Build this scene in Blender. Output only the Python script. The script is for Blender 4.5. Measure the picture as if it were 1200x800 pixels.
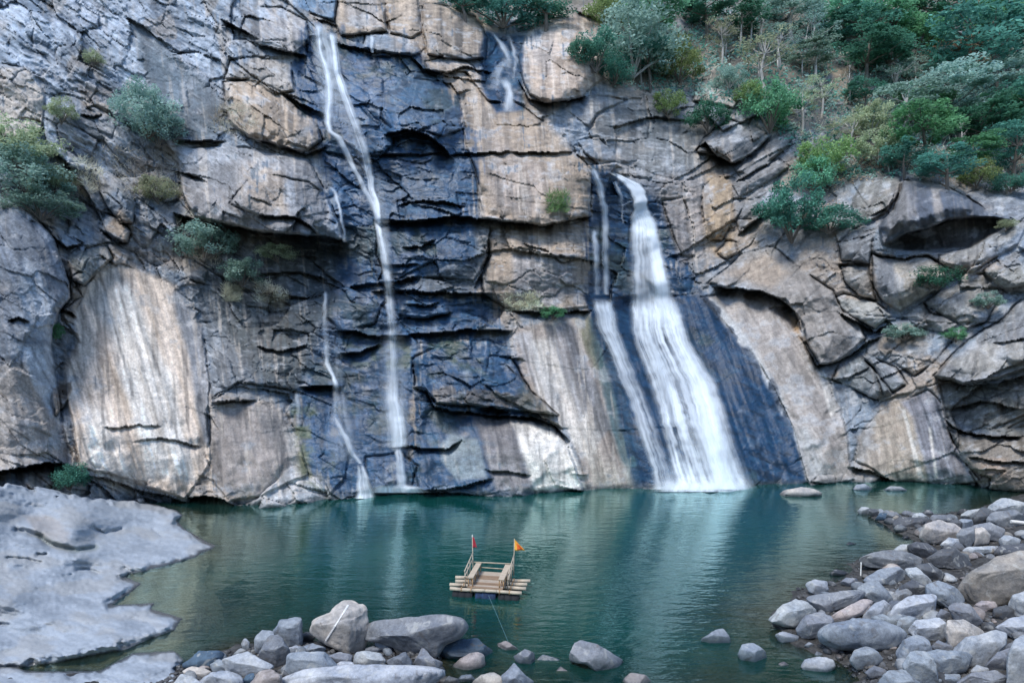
import bpy, math, random
import numpy as np
from mathutils import Vector, Matrix

scene = bpy.context.scene
for o in list(bpy.data.objects):
    bpy.data.objects.remove(o)

# ------------------------------------------------------------------ camera, world, sun, exposure
CAMZ = 11.0            # camera height above the pool
FPX = 720.0            # focal length in pixels of the 1200 px wide photograph
cam_d = bpy.data.cameras.new("camera")
cam_d.sensor_width = 36.0
cam_d.lens = FPX / 1200.0 * 36.0
cam_d.clip_start = 0.1
cam_d.clip_end = 2000.0
cam = bpy.data.objects.new("camera", cam_d)
scene.collection.objects.link(cam)
cam.location = (0, 0, CAMZ)
cam.rotation_euler = (math.radians(90), 0, 0)
scene.camera = cam

SUN_ELEV = math.radians(58)
SUN_AZ = math.radians(212)      # clockwise from +Y (the way the camera looks): behind the camera, a little to the left
world = bpy.data.worlds.new("World")
scene.world = world
world.use_nodes = True
wn = world.node_tree.nodes
wn.clear()
sky = wn.new("ShaderNodeTexSky")
sky.sky_type = 'NISHITA'
sky.sun_disc = False
sky.sun_elevation = SUN_ELEV
sky.sun_rotation = SUN_AZ
sky.altitude = 300
sky.air_density = 1.0
sky.dust_density = 0.4
sky.ozone_density = 2.0
bg = wn.new("ShaderNodeBackground")
bg.inputs[1].default_value = 0.115
wo = wn.new("ShaderNodeOutputWorld")
world.node_tree.links.new(sky.outputs[0], bg.inputs[0])
world.node_tree.links.new(bg.outputs[0], wo.inputs[0])

sun_d = bpy.data.lights.new("sun", 'SUN')
sun_d.energy = 1.5
sun_d.angle = math.radians(20)
sun_d.color = (1.0, 0.97, 0.93)
sun = bpy.data.objects.new("sun", sun_d)
scene.collection.objects.link(sun)
sdir = Vector((math.sin(SUN_AZ) * math.cos(SUN_ELEV), math.cos(SUN_AZ) * math.cos(SUN_ELEV), math.sin(SUN_ELEV)))
sun.rotation_euler = sdir.to_track_quat('Z', 'Y').to_euler()
sun.location = sdir * 60

scene.view_settings.view_transform = 'Standard'
scene.view_settings.look = 'None'
scene.view_settings.exposure = 1.4
scene.view_settings.gamma = 1.0
scene.render.engine = 'CYCLES'
scene.cycles.max_bounces = 6
scene.cycles.transparent_max_bounces = 12
scene.cycles.use_denoising = True

COL = scene.collection

# ------------------------------------------------------------------ helpers: numpy noise
def _h(ix, iy, s):
    n = (ix.astype(np.int64) * 374761393 + iy.astype(np.int64) * 668265263 + s * 1442695041) & 0xFFFFFFFF
    n = ((n ^ (n >> 13)) * 1274126177) & 0xFFFFFFFF
    n = ((n ^ (n >> 16)) * 2246822519) & 0xFFFFFFFF
    return ((n ^ (n >> 15)) & 0xFFFFFF) / float(0xFFFFFF)

def vnoise(x, y, s=0):
    xi = np.floor(x); yi = np.floor(y)
    fx = x - xi; fy = y - yi
    fx = fx * fx * fx * (fx * (fx * 6 - 15) + 10)
    fy = fy * fy * fy * (fy * (fy * 6 - 15) + 10)
    a = _h(xi, yi, s); b = _h(xi + 1, yi, s); c = _h(xi, yi + 1, s); d = _h(xi + 1, yi + 1, s)
    return ((a + (b - a) * fx) * (1 - fy) + (c + (d - c) * fx) * fy) * 2 - 1

def fbm(x, y, o=4, s=0, gain=0.5):
    r = 0; amp = 1.0; tot = 0
    for k in range(o):
        c, sn = math.cos(0.6 * k), math.sin(0.6 * k)
        r = r + amp * vnoise((x * c - y * sn) * 2 ** k, (x * sn + y * c) * 2 ** k, s + 17 * k)
        tot += amp; amp *= gain
    return r / tot * 1.6

def _h3(ix, iy, iz, s):
    return _h(ix + iz * 7919, iy - iz * 104729, s)

def vnoise3(p, s=0):
    i = np.floor(p); f = p - i
    f = f * f * (3 - 2 * f)
    r = 0
    for dx in (0, 1):
        for dy in (0, 1):
            for dz in (0, 1):
                w = (f[:, 0] if dx else 1 - f[:, 0]) * (f[:, 1] if dy else 1 - f[:, 1]) * (f[:, 2] if dz else 1 - f[:, 2])
                r = r + w * _h3(i[:, 0] + dx, i[:, 1] + dy, i[:, 2] + dz, s)
    return r * 2 - 1

def facets(x, y, s=0, jit=0.9):
    """Broken-rock relief: jittered cells, each a tilted plane. Returns height (unit cell), border distance, cell value."""
    xi = np.floor(x); yi = np.floor(y)
    f1 = np.full(x.shape, 9e9); f2 = np.full(x.shape, 9e9)
    hh = np.zeros(x.shape); val = np.zeros(x.shape)
    for dx in (-1, 0, 1):
        for dy in (-1, 0, 1):
            cx = xi + dx; cy = yi + dy
            ux = cx + 0.5 + (_h(cx, cy, s) - 0.5) * jit
            uy = cy + 0.5 + (_h(cx, cy, s + 1) - 0.5) * jit
            rx = x - ux; ry = y - uy
            d = np.sqrt(rx ** 4 + ry ** 4 + 0.6 * rx * rx * ry * ry)
            near = d < f1
            f2 = np.where(near, f1, np.minimum(f2, d))
            gx = _h(cx, cy, s + 2) - 0.5; gy = _h(cx, cy, s + 3) - 0.5
            v = _h(cx, cy, s + 4)
            hh = np.where(near, gx * rx * 1.7 + gy * ry * 1.9 + (v - 0.5) * 0.75, hh)
            val = np.where(near, v, val)
            f1 = np.where(near, d, f1)
    return hh, np.sqrt(f2) - np.sqrt(f1), val

def sstep(a, b, x):
    t = np.clip((x - a) / (b - a), 0, 1)
    return t * t * (3 - 2 * t)

def poly_sd(poly, x, y):
    """Signed distance to a polygon, positive inside."""
    p = np.asarray(poly, float)
    n = len(p)
    d2 = np.full(x.shape, 1e18)
    inside = np.zeros(x.shape, bool)
    for i in range(n):
        ax, ay = p[i]; bx, by = p[(i + 1) % n]
        ex, ey = bx - ax, by - ay
        L = ex * ex + ey * ey + 1e-12
        t = np.clip(((x - ax) * ex + (y - ay) * ey) / L, 0, 1)
        qx = x - ax - t * ex; qy = y - ay - t * ey
        d2 = np.minimum(d2, qx * qx + qy * qy)
        c = (ay > y) != (by > y)
        if ey != 0:
            inside ^= c & (x < ax + (y - ay) / ey * ex)
    d = np.sqrt(d2)
    return np.where(inside, d, -d)

def line_dist(pts, x, y):
    p = np.asarray(pts, float)
    d2 = np.full(x.shape, 1e18)
    for i in range(len(p) - 1):
        ax, ay = p[i]; ex, ey = p[i + 1] - p[i]
        L = ex * ex + ey * ey + 1e-12
        t = np.clip(((x - ax) * ex + (y - ay) * ey) / L, 0, 1)
        qx = x - ax - t * ex; qy = y - ay - t * ey
        d2 = np.minimum(d2, qx * qx + qy * qy)
    return np.sqrt(d2)

def PT(px, py, D):
    """Point of the place seen at photograph position (px, py) when it stands D metres ahead of the camera."""
    return np.stack([(px - 600.0) / FPX * D, D + 0.0 * px, CAMZ - (py - 400.0) / FPX * D], -1)

def pts(s):
    v = [float(a) for a in s.replace(';', ' ').replace(',', ' ').split()]
    return list(zip(v[0::2], v[1::2]))

# ------------------------------------------------------------------ helpers: meshes and objects
def mesh_np(name, V, F, mat=None, smooth=True, colors=None, floats=None, normals=None):
    V = np.ascontiguousarray(V, dtype=np.float32); F = np.ascontiguousarray(F, dtype=np.int32)
    me = bpy.data.meshes.new(name)
    k = F.shape[1]
    me.vertices.add(len(V)); me.vertices.foreach_set("co", V.ravel())
    me.loops.add(F.size); me.loops.foreach_set("vertex_index", F.ravel())
    me.polygons.add(len(F)); me.polygons.foreach_set("loop_start", np.arange(0, F.size, k, dtype=np.int32))
    me.polygons.foreach_set("loop_total", np.full(len(F), k, dtype=np.int32))
    me.update(calc_edges=True)
    me.polygons.foreach_set("use_smooth", np.full(len(F), bool(smooth)))
    for nm, c in (colors or {}).items():
        a = me.attributes.new(nm, 'FLOAT_COLOR', 'POINT')
        cc = np.ones((len(V), 4), np.float32); cc[:, :c.shape[1]] = c
        a.data.foreach_set("color", cc.ravel())
    for nm, f in (floats or {}).items():
        a = me.attributes.new(nm, 'FLOAT', 'POINT')
        a.data.foreach_set("value", np.ascontiguousarray(f, np.float32))
    if normals is not None:
        me.normals_split_custom_set_from_vertices([tuple(n) for n in normals])
    if mat is not None:
        me.materials.append(mat)
    return me

def link(name, data, parent=None, loc=None):
    o = bpy.data.objects.new(name, data)
    COL.objects.link(o)
    if parent is not None:
        o.parent = parent
    if loc is not None:
        o.location = loc
    return o

def tag(o, label=None, cat=None, group=None, kind=None):
    if label: o['label'] = label
    if cat: o['category'] = cat
    if group: o['group'] = group
    if kind: o['kind'] = kind
    return o

class MB:
    """Collects tubes, boxes and quads for one mesh."""
    def __init__(self):
        self.v = []; self.f = []
    def tube(self, p0, p1, r0, r1=None, n=6, cap=True):
        r1 = r0 if r1 is None else r1
        p0 = Vector(p0); p1 = Vector(p1); d = (p1 - p0)
        if d.length < 1e-6: return
        d.normalize()
        a = d.orthogonal().normalized(); b = d.cross(a)
        s = len(self.v)
        for p, r in ((p0, r0), (p1, r1)):
            for k in range(n):
                t = 2 * math.pi * k / n
                self.v.append(p + a * (r * math.cos(t)) + b * (r * math.sin(t)))
        for k in range(n):
            self.f.append((s + k, s + (k + 1) % n, s + n + (k + 1) % n, s + n + k))
        if cap:
            self.f.append(tuple(s + k for k in reversed(range(n))))
            self.f.append(tuple(s + n + k for k in range(n)))
    def path(self, ps, rs, n=6):
        for i in range(len(ps) - 1):
            self.tube(ps[i], ps[i + 1], rs[i], rs[i + 1], n)
    def box(self, c, size, rot=None):
        s = len(self.v); c = Vector(c)
        for z in (-.5, .5):
            for x, y in ((-.5, -.5), (.5, -.5), (.5, .5), (-.5, .5)):
                p = Vector((x * size[0], y * size[1], z * size[2]))
                if rot is not None: p = rot @ p
                self.v.append(c + p)
        for q in ((3, 2, 1, 0), (4, 5, 6, 7), (0, 1, 5, 4), (1, 2, 6, 5), (2, 3, 7, 6), (3, 0, 4, 7)):
            self.f.append(tuple(s + i for i in q))
    def build(self, name, mat, parent=None, smooth=False):
        me = bpy.data.meshes.new(name)
        me.from_pydata([tuple(v) for v in self.v], [], self.f)
        if smooth:
            me.polygons.foreach_set("use_smooth", np.full(len(me.polygons), True))
        me.materials.append(mat)
        me.update()
        return link(name, me, parent)

# ------------------------------------------------------------------ materials
def mat_new(name):
    m = bpy.data.materials.new(name); m.use_nodes = True
    nt = m.node_tree; nt.nodes.clear()
    out = nt.nodes.new("ShaderNodeOutputMaterial")
    return m, nt, out

def nd(nt, kind, **kw):
    n = nt.nodes.new(kind)
    for k, v in kw.items():
        if k.startswith('i_'):
            n.inputs[int(k[2:])].default_value = v
        else:
            setattr(n, k, v)
    return n

def mixcol(nt, a, b, fac, mode='MIX'):
    m = nt.nodes.new("ShaderNodeMix"); m.data_type = 'RGBA'; m.blend_type = mode
    for sock, v in ((m.inputs[6], a), (m.inputs[7], b), (m.inputs[0], fac)):
        if isinstance(v, bpy.types.NodeSocket): nt.links.new(v, sock)
        elif isinstance(v, (int, float)): sock.default_value = v
        else: sock.default_value = (*v, 1)
    return m.outputs[2]

def mathn(nt, op, a, b=0.0, c=None, clamp=False):
    m = nt.nodes.new("ShaderNodeMath"); m.operation = op; m.use_clamp = clamp
    for i, v in enumerate((a, b) if c is None else (a, b, c)):
        if isinstance(v, bpy.types.NodeSocket): nt.links.new(v, m.inputs[i])
        else: m.inputs[i].default_value = v
    return m.outputs[0]

def noise(nt, scale, detail=4, rough=0.55, vec=None, dist=0.0):
    n = nt.nodes.new("ShaderNodeTexNoise")
    n.inputs['Scale'].default_value = scale; n.inputs['Detail'].default_value = detail
    n.inputs['Roughness'].default_value = rough; n.inputs['Distortion'].default_value = dist
    if vec is not None: nt.links.new(vec, n.inputs['Vector'])
    return n

def coords(nt, which='Object', scale=None):
    t = nt.nodes.new("ShaderNodeTexCoord").outputs[which]
    if scale is not None:
        mp = nt.nodes.new("ShaderNodeMapping"); mp.inputs['Scale'].default_value = scale
        nt.links.new(t, mp.inputs['Vector']); t = mp.outputs[0]
    return t

def ramp(nt, fac, stops):
    r = nt.nodes.new("ShaderNodeValToRGB"); nt.links.new(fac, r.inputs[0])
    e = r.color_ramp.elements
    while len(e) < len(stops): e.new(0.5)
    for k, (p, c) in enumerate(stops):
        e[k].position = p; e[k].color = (*c, 1) if not isinstance(c, (int, float)) else (c, c, c, 1)
    return r.outputs[0]

def mat_cliff(name="cliff_rock", bump=.55, con=1.0):
    m, nt, out = mat_new(name)
    at = nd(nt, "ShaderNodeAttribute", attribute_name="albedo")
    wt = nd(nt, "ShaderNodeAttribute", attribute_name="wet")
    oc = coords(nt)
    n1 = noise(nt, 2.2, 6, 0.65, oc); n2 = noise(nt, 9.0, 4, 0.6, oc)
    f1 = ramp(nt, n1.outputs[0], [(0.25, 1 - .28 * con), (0.72, 1 + .25 * con)])
    f2 = ramp(nt, n2.outputs[0], [(0.3, 1 - .2 * con), (0.7, 1 + .18 * con)])
    c = mixcol(nt, at.outputs['Color'], f1, 1.0, 'MULTIPLY')
    c = mixcol(nt, c, f2, 1.0, 'MULTIPLY')
    n4 = noise(nt, 26.0, 3, 0.65, oc)
    c = mixcol(nt, c, ramp(nt, n4.outputs[0], [(0.3, 1 - .27 * con), (0.7, 1 + .25 * con)]), 1.0, 'MULTIPLY')
    p = nt.nodes.new("ShaderNodeBsdfPrincipled")
    nt.links.new(c, p.inputs['Base Color'])
    r = mathn(nt, 'MULTIPLY_ADD', wt.outputs['Fac'], -0.58, 0.86)
    r = mathn(nt, 'ADD', r, mathn(nt, 'MULTIPLY_ADD', n2.outputs[0], 0.2, -0.1))
    nt.links.new(r, p.inputs['Roughness'])
    p.inputs['Specular IOR Level'].default_value = 0.38
    b = nd(nt, "ShaderNodeBump"); b.inputs['Strength'].default_value = bump; b.inputs['Distance'].default_value = 0.10
    n3 = noise(nt, 6.0, 7, 0.68, oc, 0.2)
    nt.links.new(n3.outputs[0], b.inputs['Height'])
    nt.links.new(b.outputs[0], p.inputs['Normal'])
    nt.links.new(p.outputs[0], out.inputs[0])
    return m

def mat_boulder():
    m, nt, out = mat_new("boulder_stone")
    oi = nd(nt, "ShaderNodeObjectInfo")
    geo = nd(nt, "ShaderNodeNewGeometry")
    pos = geo.outputs['Position']
    n1 = noise(nt, 1.3, 5, 0.6, pos); n2 = noise(nt, 7.0, 5, 0.7, pos); n4 = noise(nt, 40.0, 2, 0.5, pos)
    c = mixcol(nt, oi.outputs['Color'], ramp(nt, n1.outputs[0], [(0.3, (0.62, 0.65, 0.70)), (0.7, (1.28, 1.19, 1.08))]), 1.0, 'MULTIPLY')
    c = mixcol(nt, c, ramp(nt, n2.outputs[0], [(0.3, 0.72), (0.68, 1.2)]), 1.0, 'MULTIPLY')
    c = mixcol(nt, c, ramp(nt, n4.outputs[0], [(0.3, 0.85), (0.7, 1.12)]), 1.0, 'MULTIPLY')
    n5 = noise(nt, 2.6, 3, 0.5, pos, 1.0)
    c = mixcol(nt, c, (0.42, 0.42, 0.39), mathn(nt, 'MULTIPLY', ramp(nt, n5.outputs[0], [(0.60, 0.0), (0.68, 1.0)]), 0.45))     # pale lichen
    c = mixcol(nt, c, (0.10, 0.085, 0.07), mathn(nt, 'MULTIPLY', ramp(nt, n5.outputs[0], [(0.30, 1.0), (0.40, 0.0)]), 0.5))     # rusty stain
    # the damp line a little above the pool
    sep = nd(nt, "ShaderNodeSeparateXYZ"); nt.links.new(pos, sep.inputs[0])
    z = mathn(nt, 'ADD', sep.outputs[2], mathn(nt, 'MULTIPLY_ADD', n1.outputs[0], -0.3, 0.12))
    wet = nd(nt, "ShaderNodeMapRange"); nt.links.new(z, wet.inputs[0])
    wet.inputs[1].default_value = 0.03; wet.inputs[2].default_value = 0.34; wet.inputs[3].default_value = 1; wet.inputs[4].default_value = 0
    c = mixcol(nt, c, mixcol(nt, c, (0.28, 0.3, 0.33), 1.0, 'MULTIPLY'), wet.outputs[0])
    p = nt.nodes.new("ShaderNodeBsdfPrincipled")
    nt.links.new(c, p.inputs['Base Color'])
    nt.links.new(mathn(nt, 'MULTIPLY_ADD', wet.outputs[0], -0.5, 0.85), p.inputs['Roughness'])
    b = nd(nt, "ShaderNodeBump"); b.inputs['Strength'].default_value = 0.55; b.inputs['Distance'].default_value = 0.06
    n3 = noise(nt, 5.0, 8, 0.7, pos, 0.2)
    nt.links.new(n3.outputs[0], b.inputs['Height']); nt.links.new(b.outputs[0], p.inputs['Normal'])
    nt.links.new(p.outputs[0], out.inputs[0])
    return m

def mat_leaf(name, dark, light, trans=0.4):
    m, nt, out = mat_new(name)
    at = nd(nt, "ShaderNodeAttribute", attribute_name="leaf")
    oi = nd(nt, "ShaderNodeObjectInfo")
    c = mixcol(nt, dark, light, at.outputs['Fac'])
    hs = nd(nt, "ShaderNodeHueSaturation")
    nt.links.new(c, hs.inputs['Color']); hs.inputs['Saturation'].default_value = 0.86
    nt.links.new(mathn(nt, 'MULTIPLY_ADD', oi.outputs['Random'], 0.06, 0.47), hs.inputs['Hue'])
    nt.links.new(mathn(nt, 'MULTIPLY_ADD', oi.outputs['Random'], 0.7, 1.05), hs.inputs['Value'])
    d = nd(nt, "ShaderNodeBsdfDiffuse"); t = nd(nt, "ShaderNodeBsdfTranslucent")
    nt.links.new(hs.outputs[0], d.inputs[0]); nt.links.new(hs.outputs[0], t.inputs[0])
    mx = nd(nt, "ShaderNodeMixShader"); mx.inputs[0].default_value = trans
    nt.links.new(d.outputs[0], mx.inputs[1]); nt.links.new(t.outputs[0], mx.inputs[2])
    nt.links.new(mx.outputs[0], out.inputs[0])
    return m

def mat_simple(name, col, rough=0.7, grain=None, gscale=(1, 1, 1), amount=0.35, metallic=0.0):
    m, nt, out = mat_new(name)
    p = nt.nodes.new("ShaderNodeBsdfPrincipled")
    p.inputs['Roughness'].default_value = rough; p.inputs['Metallic'].default_value = metallic
    if grain:
        n = noise(nt, grain, 4, 0.6, coords(nt, 'Object', gscale))
        c = mixcol(nt, col, ramp(nt, n.outputs[0], [(0.3, 1 - amount), (0.7, 1 + amount)]), 1.0, 'MULTIPLY')
        nt.links.new(c, p.inputs['Base Color'])
    else:
        p.inputs['Base Color'].default_value = (*col, 1)
    nt.links.new(p.outputs[0], out.inputs[0])
    return m

def mat_pool():
    m, nt, out = mat_new("pool_water")
    dp = nd(nt, "ShaderNodeAttribute", attribute_name="depth")
    geo = nd(nt, "ShaderNodeNewGeometry")
    mp = nd(nt, "ShaderNodeMapping"); mp.inputs['Scale'].default_value = (0.55, 1.5, 1.0)
    nt.links.new(geo.outputs['Position'], mp.inputs['Vector'])
    n1 = noise(nt, 1.1, 3, 0.5, mp.outputs[0], 0.6); n2 = noise(nt, 3.6, 3, 0.55, mp.outputs[0], 0.4)
    hgt = mathn(nt, 'MULTIPLY_ADD', n2.outputs[0], 0.4, n1.outputs[0])
    b = nd(nt, "ShaderNodeBump"); b.inputs['Strength'].default_value = 0.27; b.inputs['Distance'].default_value = 0.1
    nt.links.new(hgt, b.inputs['Height'])
    n0 = noise(nt, 0.12, 3, 0.5, geo.outputs['Position'])
    body = mixcol(nt, (0.0015, 0.044, 0.038), (0.005, 0.062, 0.052), ramp(nt, n0.outputs[0], [(0.35, 0.0), (0.65, 1.0)]))
    d = nd(nt, "ShaderNodeBsdfDiffuse"); nt.links.new(body, d.inputs[0])
    tr = nd(nt, "ShaderNodeBsdfTransparent"); tr.inputs[0].default_value = (0.66, 0.68, 0.56, 1)
    op = mathn(nt, 'SUBTRACT', 1.0, mathn(nt, 'EXPONENT', mathn(nt, 'MULTIPLY', dp.outputs['Fac'], -1.1)), clamp=True)
    mx = nd(nt, "ShaderNodeMixShader"); nt.links.new(op, mx.inputs[0])
    nt.links.new(tr.outputs[0], mx.inputs[1]); nt.links.new(d.outputs[0], mx.inputs[2])
    g = nd(nt, "ShaderNodeBsdfGlossy"); g.inputs['Roughness'].default_value = 0.07
    g.inputs[0].default_value = (0.74, 0.98, 0.95, 1)
    nt.links.new(b.outputs[0], g.inputs['Normal'])
    fr = nd(nt, "ShaderNodeFresnel"); fr.inputs[0].default_value = 1.36; nt.links.new(b.outputs[0], fr.inputs['Normal'])
    m2 = nd(nt, "ShaderNodeMixShader")
    nt.links.new(mathn(nt, 'MULTIPLY', fr.outputs[0], 2.2, clamp=True), m2.inputs[0])
    nt.links.new(mx.outputs[0], m2.inputs[1]); nt.links.new(g.outputs[0], m2.inputs[2])
    nt.links.new(m2.outputs[0], out.inputs[0])
    return m

def mat_fall():
    m, nt, out = mat_new("falling_water")
    a = nd(nt, "ShaderNodeAttribute", attribute_name="cover")
    d = nd(nt, "ShaderNodeBsdfDiffuse"); d.inputs[0].default_value = (0.88, 0.94, 0.98, 1)
    t = nd(nt, "ShaderNodeBsdfTranslucent"); t.inputs[0].default_value = (0.88, 0.94, 0.98, 1)
    mx = nd(nt, "ShaderNodeMixShader"); mx.inputs[0].default_value = 0.35
    nt.links.new(d.outputs[0], mx.inputs[1]); nt.links.new(t.outputs[0], mx.inputs[2])
    tr = nd(nt, "ShaderNodeBsdfTransparent")
    m2 = nd(nt, "ShaderNodeMixShader"); nt.links.new(a.outputs['Fac'], m2.inputs[0])
    nt.links.new(tr.outputs[0], m2.inputs[1]); nt.links.new(mx.outputs[0], m2.inputs[2])
    nt.links.new(m2.outputs[0], out.inputs[0])
    return m

def mat_bed():
    m, nt, out = mat_new("gravel_bed")
    geo = nd(nt, "ShaderNodeNewGeometry"); pos = geo.outputs['Position']
    n1 = noise(nt, 0.5, 4, 0.6, pos)
    v = nd(nt, "ShaderNodeTexVoronoi"); v.inputs['Scale'].default_value = 4.5; nt.links.new(pos, v.inputs['Vector'])
    c = mixcol(nt, (0.025, 0.025, 0.025), (0.07, 0.068, 0.065), v.outputs['Color'])
    c = mixcol(nt, c, ramp(nt, n1.outputs[0], [(0.3, 0.6), (0.7, 1.2)]), 1.0, 'MULTIPLY')
    sep = nd(nt, "ShaderNodeSeparateXYZ"); nt.links.new(pos, sep.inputs[0])
    hill = nd(nt, "ShaderNodeMapRange"); nt.links.new(sep.outputs[2], hill.inputs[0]); hill.inputs[1].default_value = 2.2; hill.inputs[2].default_value = 5.0
    c = mixcol(nt, c, mixcol(nt, (0.03, 0.055, 0.03), (0.08, 0.10, 0.05), n1.outputs[0]), hill.outputs[0])     # scrub green on the unseen slope added behind the camera
    p = nt.nodes.new("ShaderNodeBsdfPrincipled"); nt.links.new(c, p.inputs['Base Color'])
    p.inputs['Roughness'].default_value = 0.85
    b = nd(nt, "ShaderNodeBump"); b.inputs['Strength'].default_value = 1.0; b.inputs['Distance'].default_value = 0.15
    b.invert = True
    nt.links.new(v.outputs['Distance'], b.inputs['Height']); nt.links.new(b.outputs[0], p.inputs['Normal'])
    nt.links.new(p.outputs[0], out.inputs[0])
    return m

M_CLIFF = mat_cliff(); M_SHELF = mat_cliff("shelf_rock", .12, .35); M_BOULDER = mat_boulder(); M_POOL = mat_pool(); M_FALL = mat_fall(); M_BED = mat_bed()
M_LEAF = {
    'deep': mat_leaf("deep_green_leaves", (0.023, 0.091, 0.069), (0.082, 0.292, 0.203)),
    'green': mat_leaf("green_leaves", (0.046, 0.149, 0.083), (0.145, 0.421, 0.211)),
    'grey': mat_leaf("grey_green_leaves", (0.099, 0.190, 0.157), (0.292, 0.438, 0.365)),
    'bright': mat_leaf("yellow_green_leaves", (0.085, 0.165, 0.05), (0.25, 0.35, 0.115)),
    'olive': mat_leaf("olive_leaves", (0.157, 0.190, 0.108), (0.389, 0.438, 0.259)),
    'dry': mat_leaf("dry_leaves", (0.363, 0.198, 0.116), (0.620, 0.470, 0.276)),
    'pink': mat_leaf("pale_blossom", (0.495, 0.413, 0.413), (0.620, 0.620, 0.620)),
    'straw': mat_leaf("dry_grass_straw", (0.330, 0.281, 0.198), (0.620, 0.620, 0.470)),
}
M_BARK = mat_simple("pale_bark", (0.34, 0.32, 0.29), 0.85, 3.0, (6, 6, 1))
M_BARKD = mat_simple("brown_bark", (0.13, 0.11, 0.09), 0.9, 3.0, (6, 6, 1))
# ------------------------------------------------------------------ the cliff: a relief surface round the plunge pool
STEP = 1.15
gx = np.arange(-150, 1351, STEP); gy = np.arange(-150, 662, STEP)
GX, GY = np.meshgrid(gx, gy)            # position on the rock face as seen from the camera
NY, NX = GX.shape

CTRL = """-140 590 36; 0 575 35; 80 580 38; 150 590 41; 230 595 42; 300 590 42; 400 582 44; 500 580 44.5; 620 578 44.8; 760 572 46.2;
880 570 46.8; 950 566 48; 1050 564 48.5; 1130 568 47; 1200 570 45; 1340 572 42; -140 655 36; 150 655 41; 300 655 42; 500 650 44.5; 760 650 46.2; 1000 650 48.3; 1200 650 45; 1340 650 42;
0 450 39; 80 400 41; 0 200 42; 0 0 48; -140 300 38; -140 0 45; 150 330 45; 200 450 43; 150 200 47; 150 50 51; 260 100 52; 250 200 49; 300 300 48.5;
300 420 46; 300 500 43.6; 330 230 48.5; 340 130 52; 310 30 56; 400 480 46.5; 400 400 48; 400 300 50; 400 200 51.5; 400 100 54; 400 30 57; 420 0 60;
500 480 46.2; 500 400 48; 500 300 49.5; 500 200 51.5; 500 120 54; 500 50 58; 500 0 63; 600 480 47; 600 400 49; 600 300 50.5; 600 230 51.5; 620 150 55.5;
590 80 64; 600 10 72; 660 60 63; 700 100 62; 670 200 53.5; 700 480 47.5; 680 400 50; 690 300 52; 740 480 48.5; 740 345 56; 720 250 57.5; 760 210 58.5;
800 350 55; 800 450 51; 860 480 50; 840 400 53.5; 900 540 48.5; 780 150 64; 850 110 66; 850 200 62; 840 280 59; 900 200 62; 900 290 58; 870 330 56;
940 420 52; 960 480 50.5; 1000 380 53; 1000 300 54.5; 1040 450 50; 1060 380 51; 1060 290 53; 1060 220 56; 960 200 63; 1000 150 67; 900 100 69; 950 60 75;
900 0 82; 800 60 72; 800 0 78; 700 0 74; 1050 100 74; 1100 150 68; 1100 50 82; 1050 0 86; 1200 0 86; 1200 100 75; 1200 190 62; 1150 200 62; 1120 240 54.5;
1190 260 52; 1200 330 49; 1140 330 50; 1130 420 48; 1200 400 46; 1200 480 44.5; 1100 480 48; 1340 400 42; 1340 200 56; 1340 0 80;
0 -140 52; 300 -140 64; 500 -140 75; 800 -140 92; 1100 -140 100; 1340 -140 98"""
cp = np.array([[float(a) for a in t.split()] for t in CTRL.replace('\n', ' ').split(';')])

def tps_fit(P, v, lam=0.02):
    n = len(P); d = np.hypot(P[:, None, 0] - P[None, :, 0], P[:, None, 1] - P[None, :, 1]) / 300
    K = np.where(d > 0, d * d * np.log(d + 1e-12), 0) + lam * np.eye(n) * 0.1
    A = np.zeros((n + 3, n + 3)); A[:n, :n] = K; A[:n, n] = 1; A[:n, n + 1:] = P / 300; A[n, :n] = 1; A[n + 1:, :n] = (P / 300).T
    return np.linalg.solve(A, np.r_[v, 0, 0, 0])

def tps_eval(P, w, x, y):
    n = len(P); out = w[n] + w[n + 1] * x / 300 + w[n + 2] * y / 300
    for i in range(n):
        d = ((x - P[i, 0]) ** 2 + (y - P[i, 1]) ** 2) / 90000.0
        out = out + w[i] * 0.5 * d * np.log(d + 1e-12)
    return out

def bil(A, fx, fy):
    """bilinear sample of a grid array at fractional indices"""
    fx = np.clip(fx, 0, A.shape[1] - 1.001); fy = np.clip(fy, 0, A.shape[0] - 1.001)
    i = fx.astype(int); j = fy.astype(int); u = fx - i; v = fy - j
    return (A[j, i] * (1 - u) + A[j, i + 1] * u) * (1 - v) + (A[j + 1, i] * (1 - u) + A[j + 1, i + 1] * u) * v

w_ = tps_fit(cp[:, :2], cp[:, 2])
cgx = np.arange(-150, 1370, 6.0); cgy = np.arange(-150, 680, 6.0)
CX, CY = np.meshgrid(cgx, cgy)
Dc = tps_eval(cp[:, :2], w_, CX, CY)
D = bil(Dc, (GX + 150) / 6.0, (GY + 150) / 6.0)

# natural wobble for every traced edge
WX = GX + 1.5 * fbm(GX / 34, GY / 34, 2, 5) + .5 * fbm(GX / 6, GY / 6, 2, 6)
WY = GY + 1.3 * fbm(GX / 34, GY / 34, 2, 7) + .45 * fbm(GX / 6, GY / 6, 2, 8)

def region(poly, soft=6.0, grow=0.0, warp=True):
    """soft 0..1 mask of a traced region (evaluated in its bounding box only)"""
    p = np.asarray(poly, float); M = np.zeros_like(D)
    x0, y0 = p.min(0) - soft - 12; x1, y1 = p.max(0) + soft + 12
    i0, i1 = np.searchsorted(gx, [x0, x1]); j0, j1 = np.searchsorted(gy, [y0, y1])
    s = np.s_[j0:j1, i0:i1]
    if M[s].size:
        sd = poly_sd(p, (WX if warp else GX)[s], (WY if warp else GY)[s]) + grow
        M[s] = sstep(-soft * 0.5, soft * 0.5, sd)
    return M

def lens(poly):
    p = np.asarray(poly, float); return p[:, 0].mean(), p[:, 1].mean()

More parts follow.
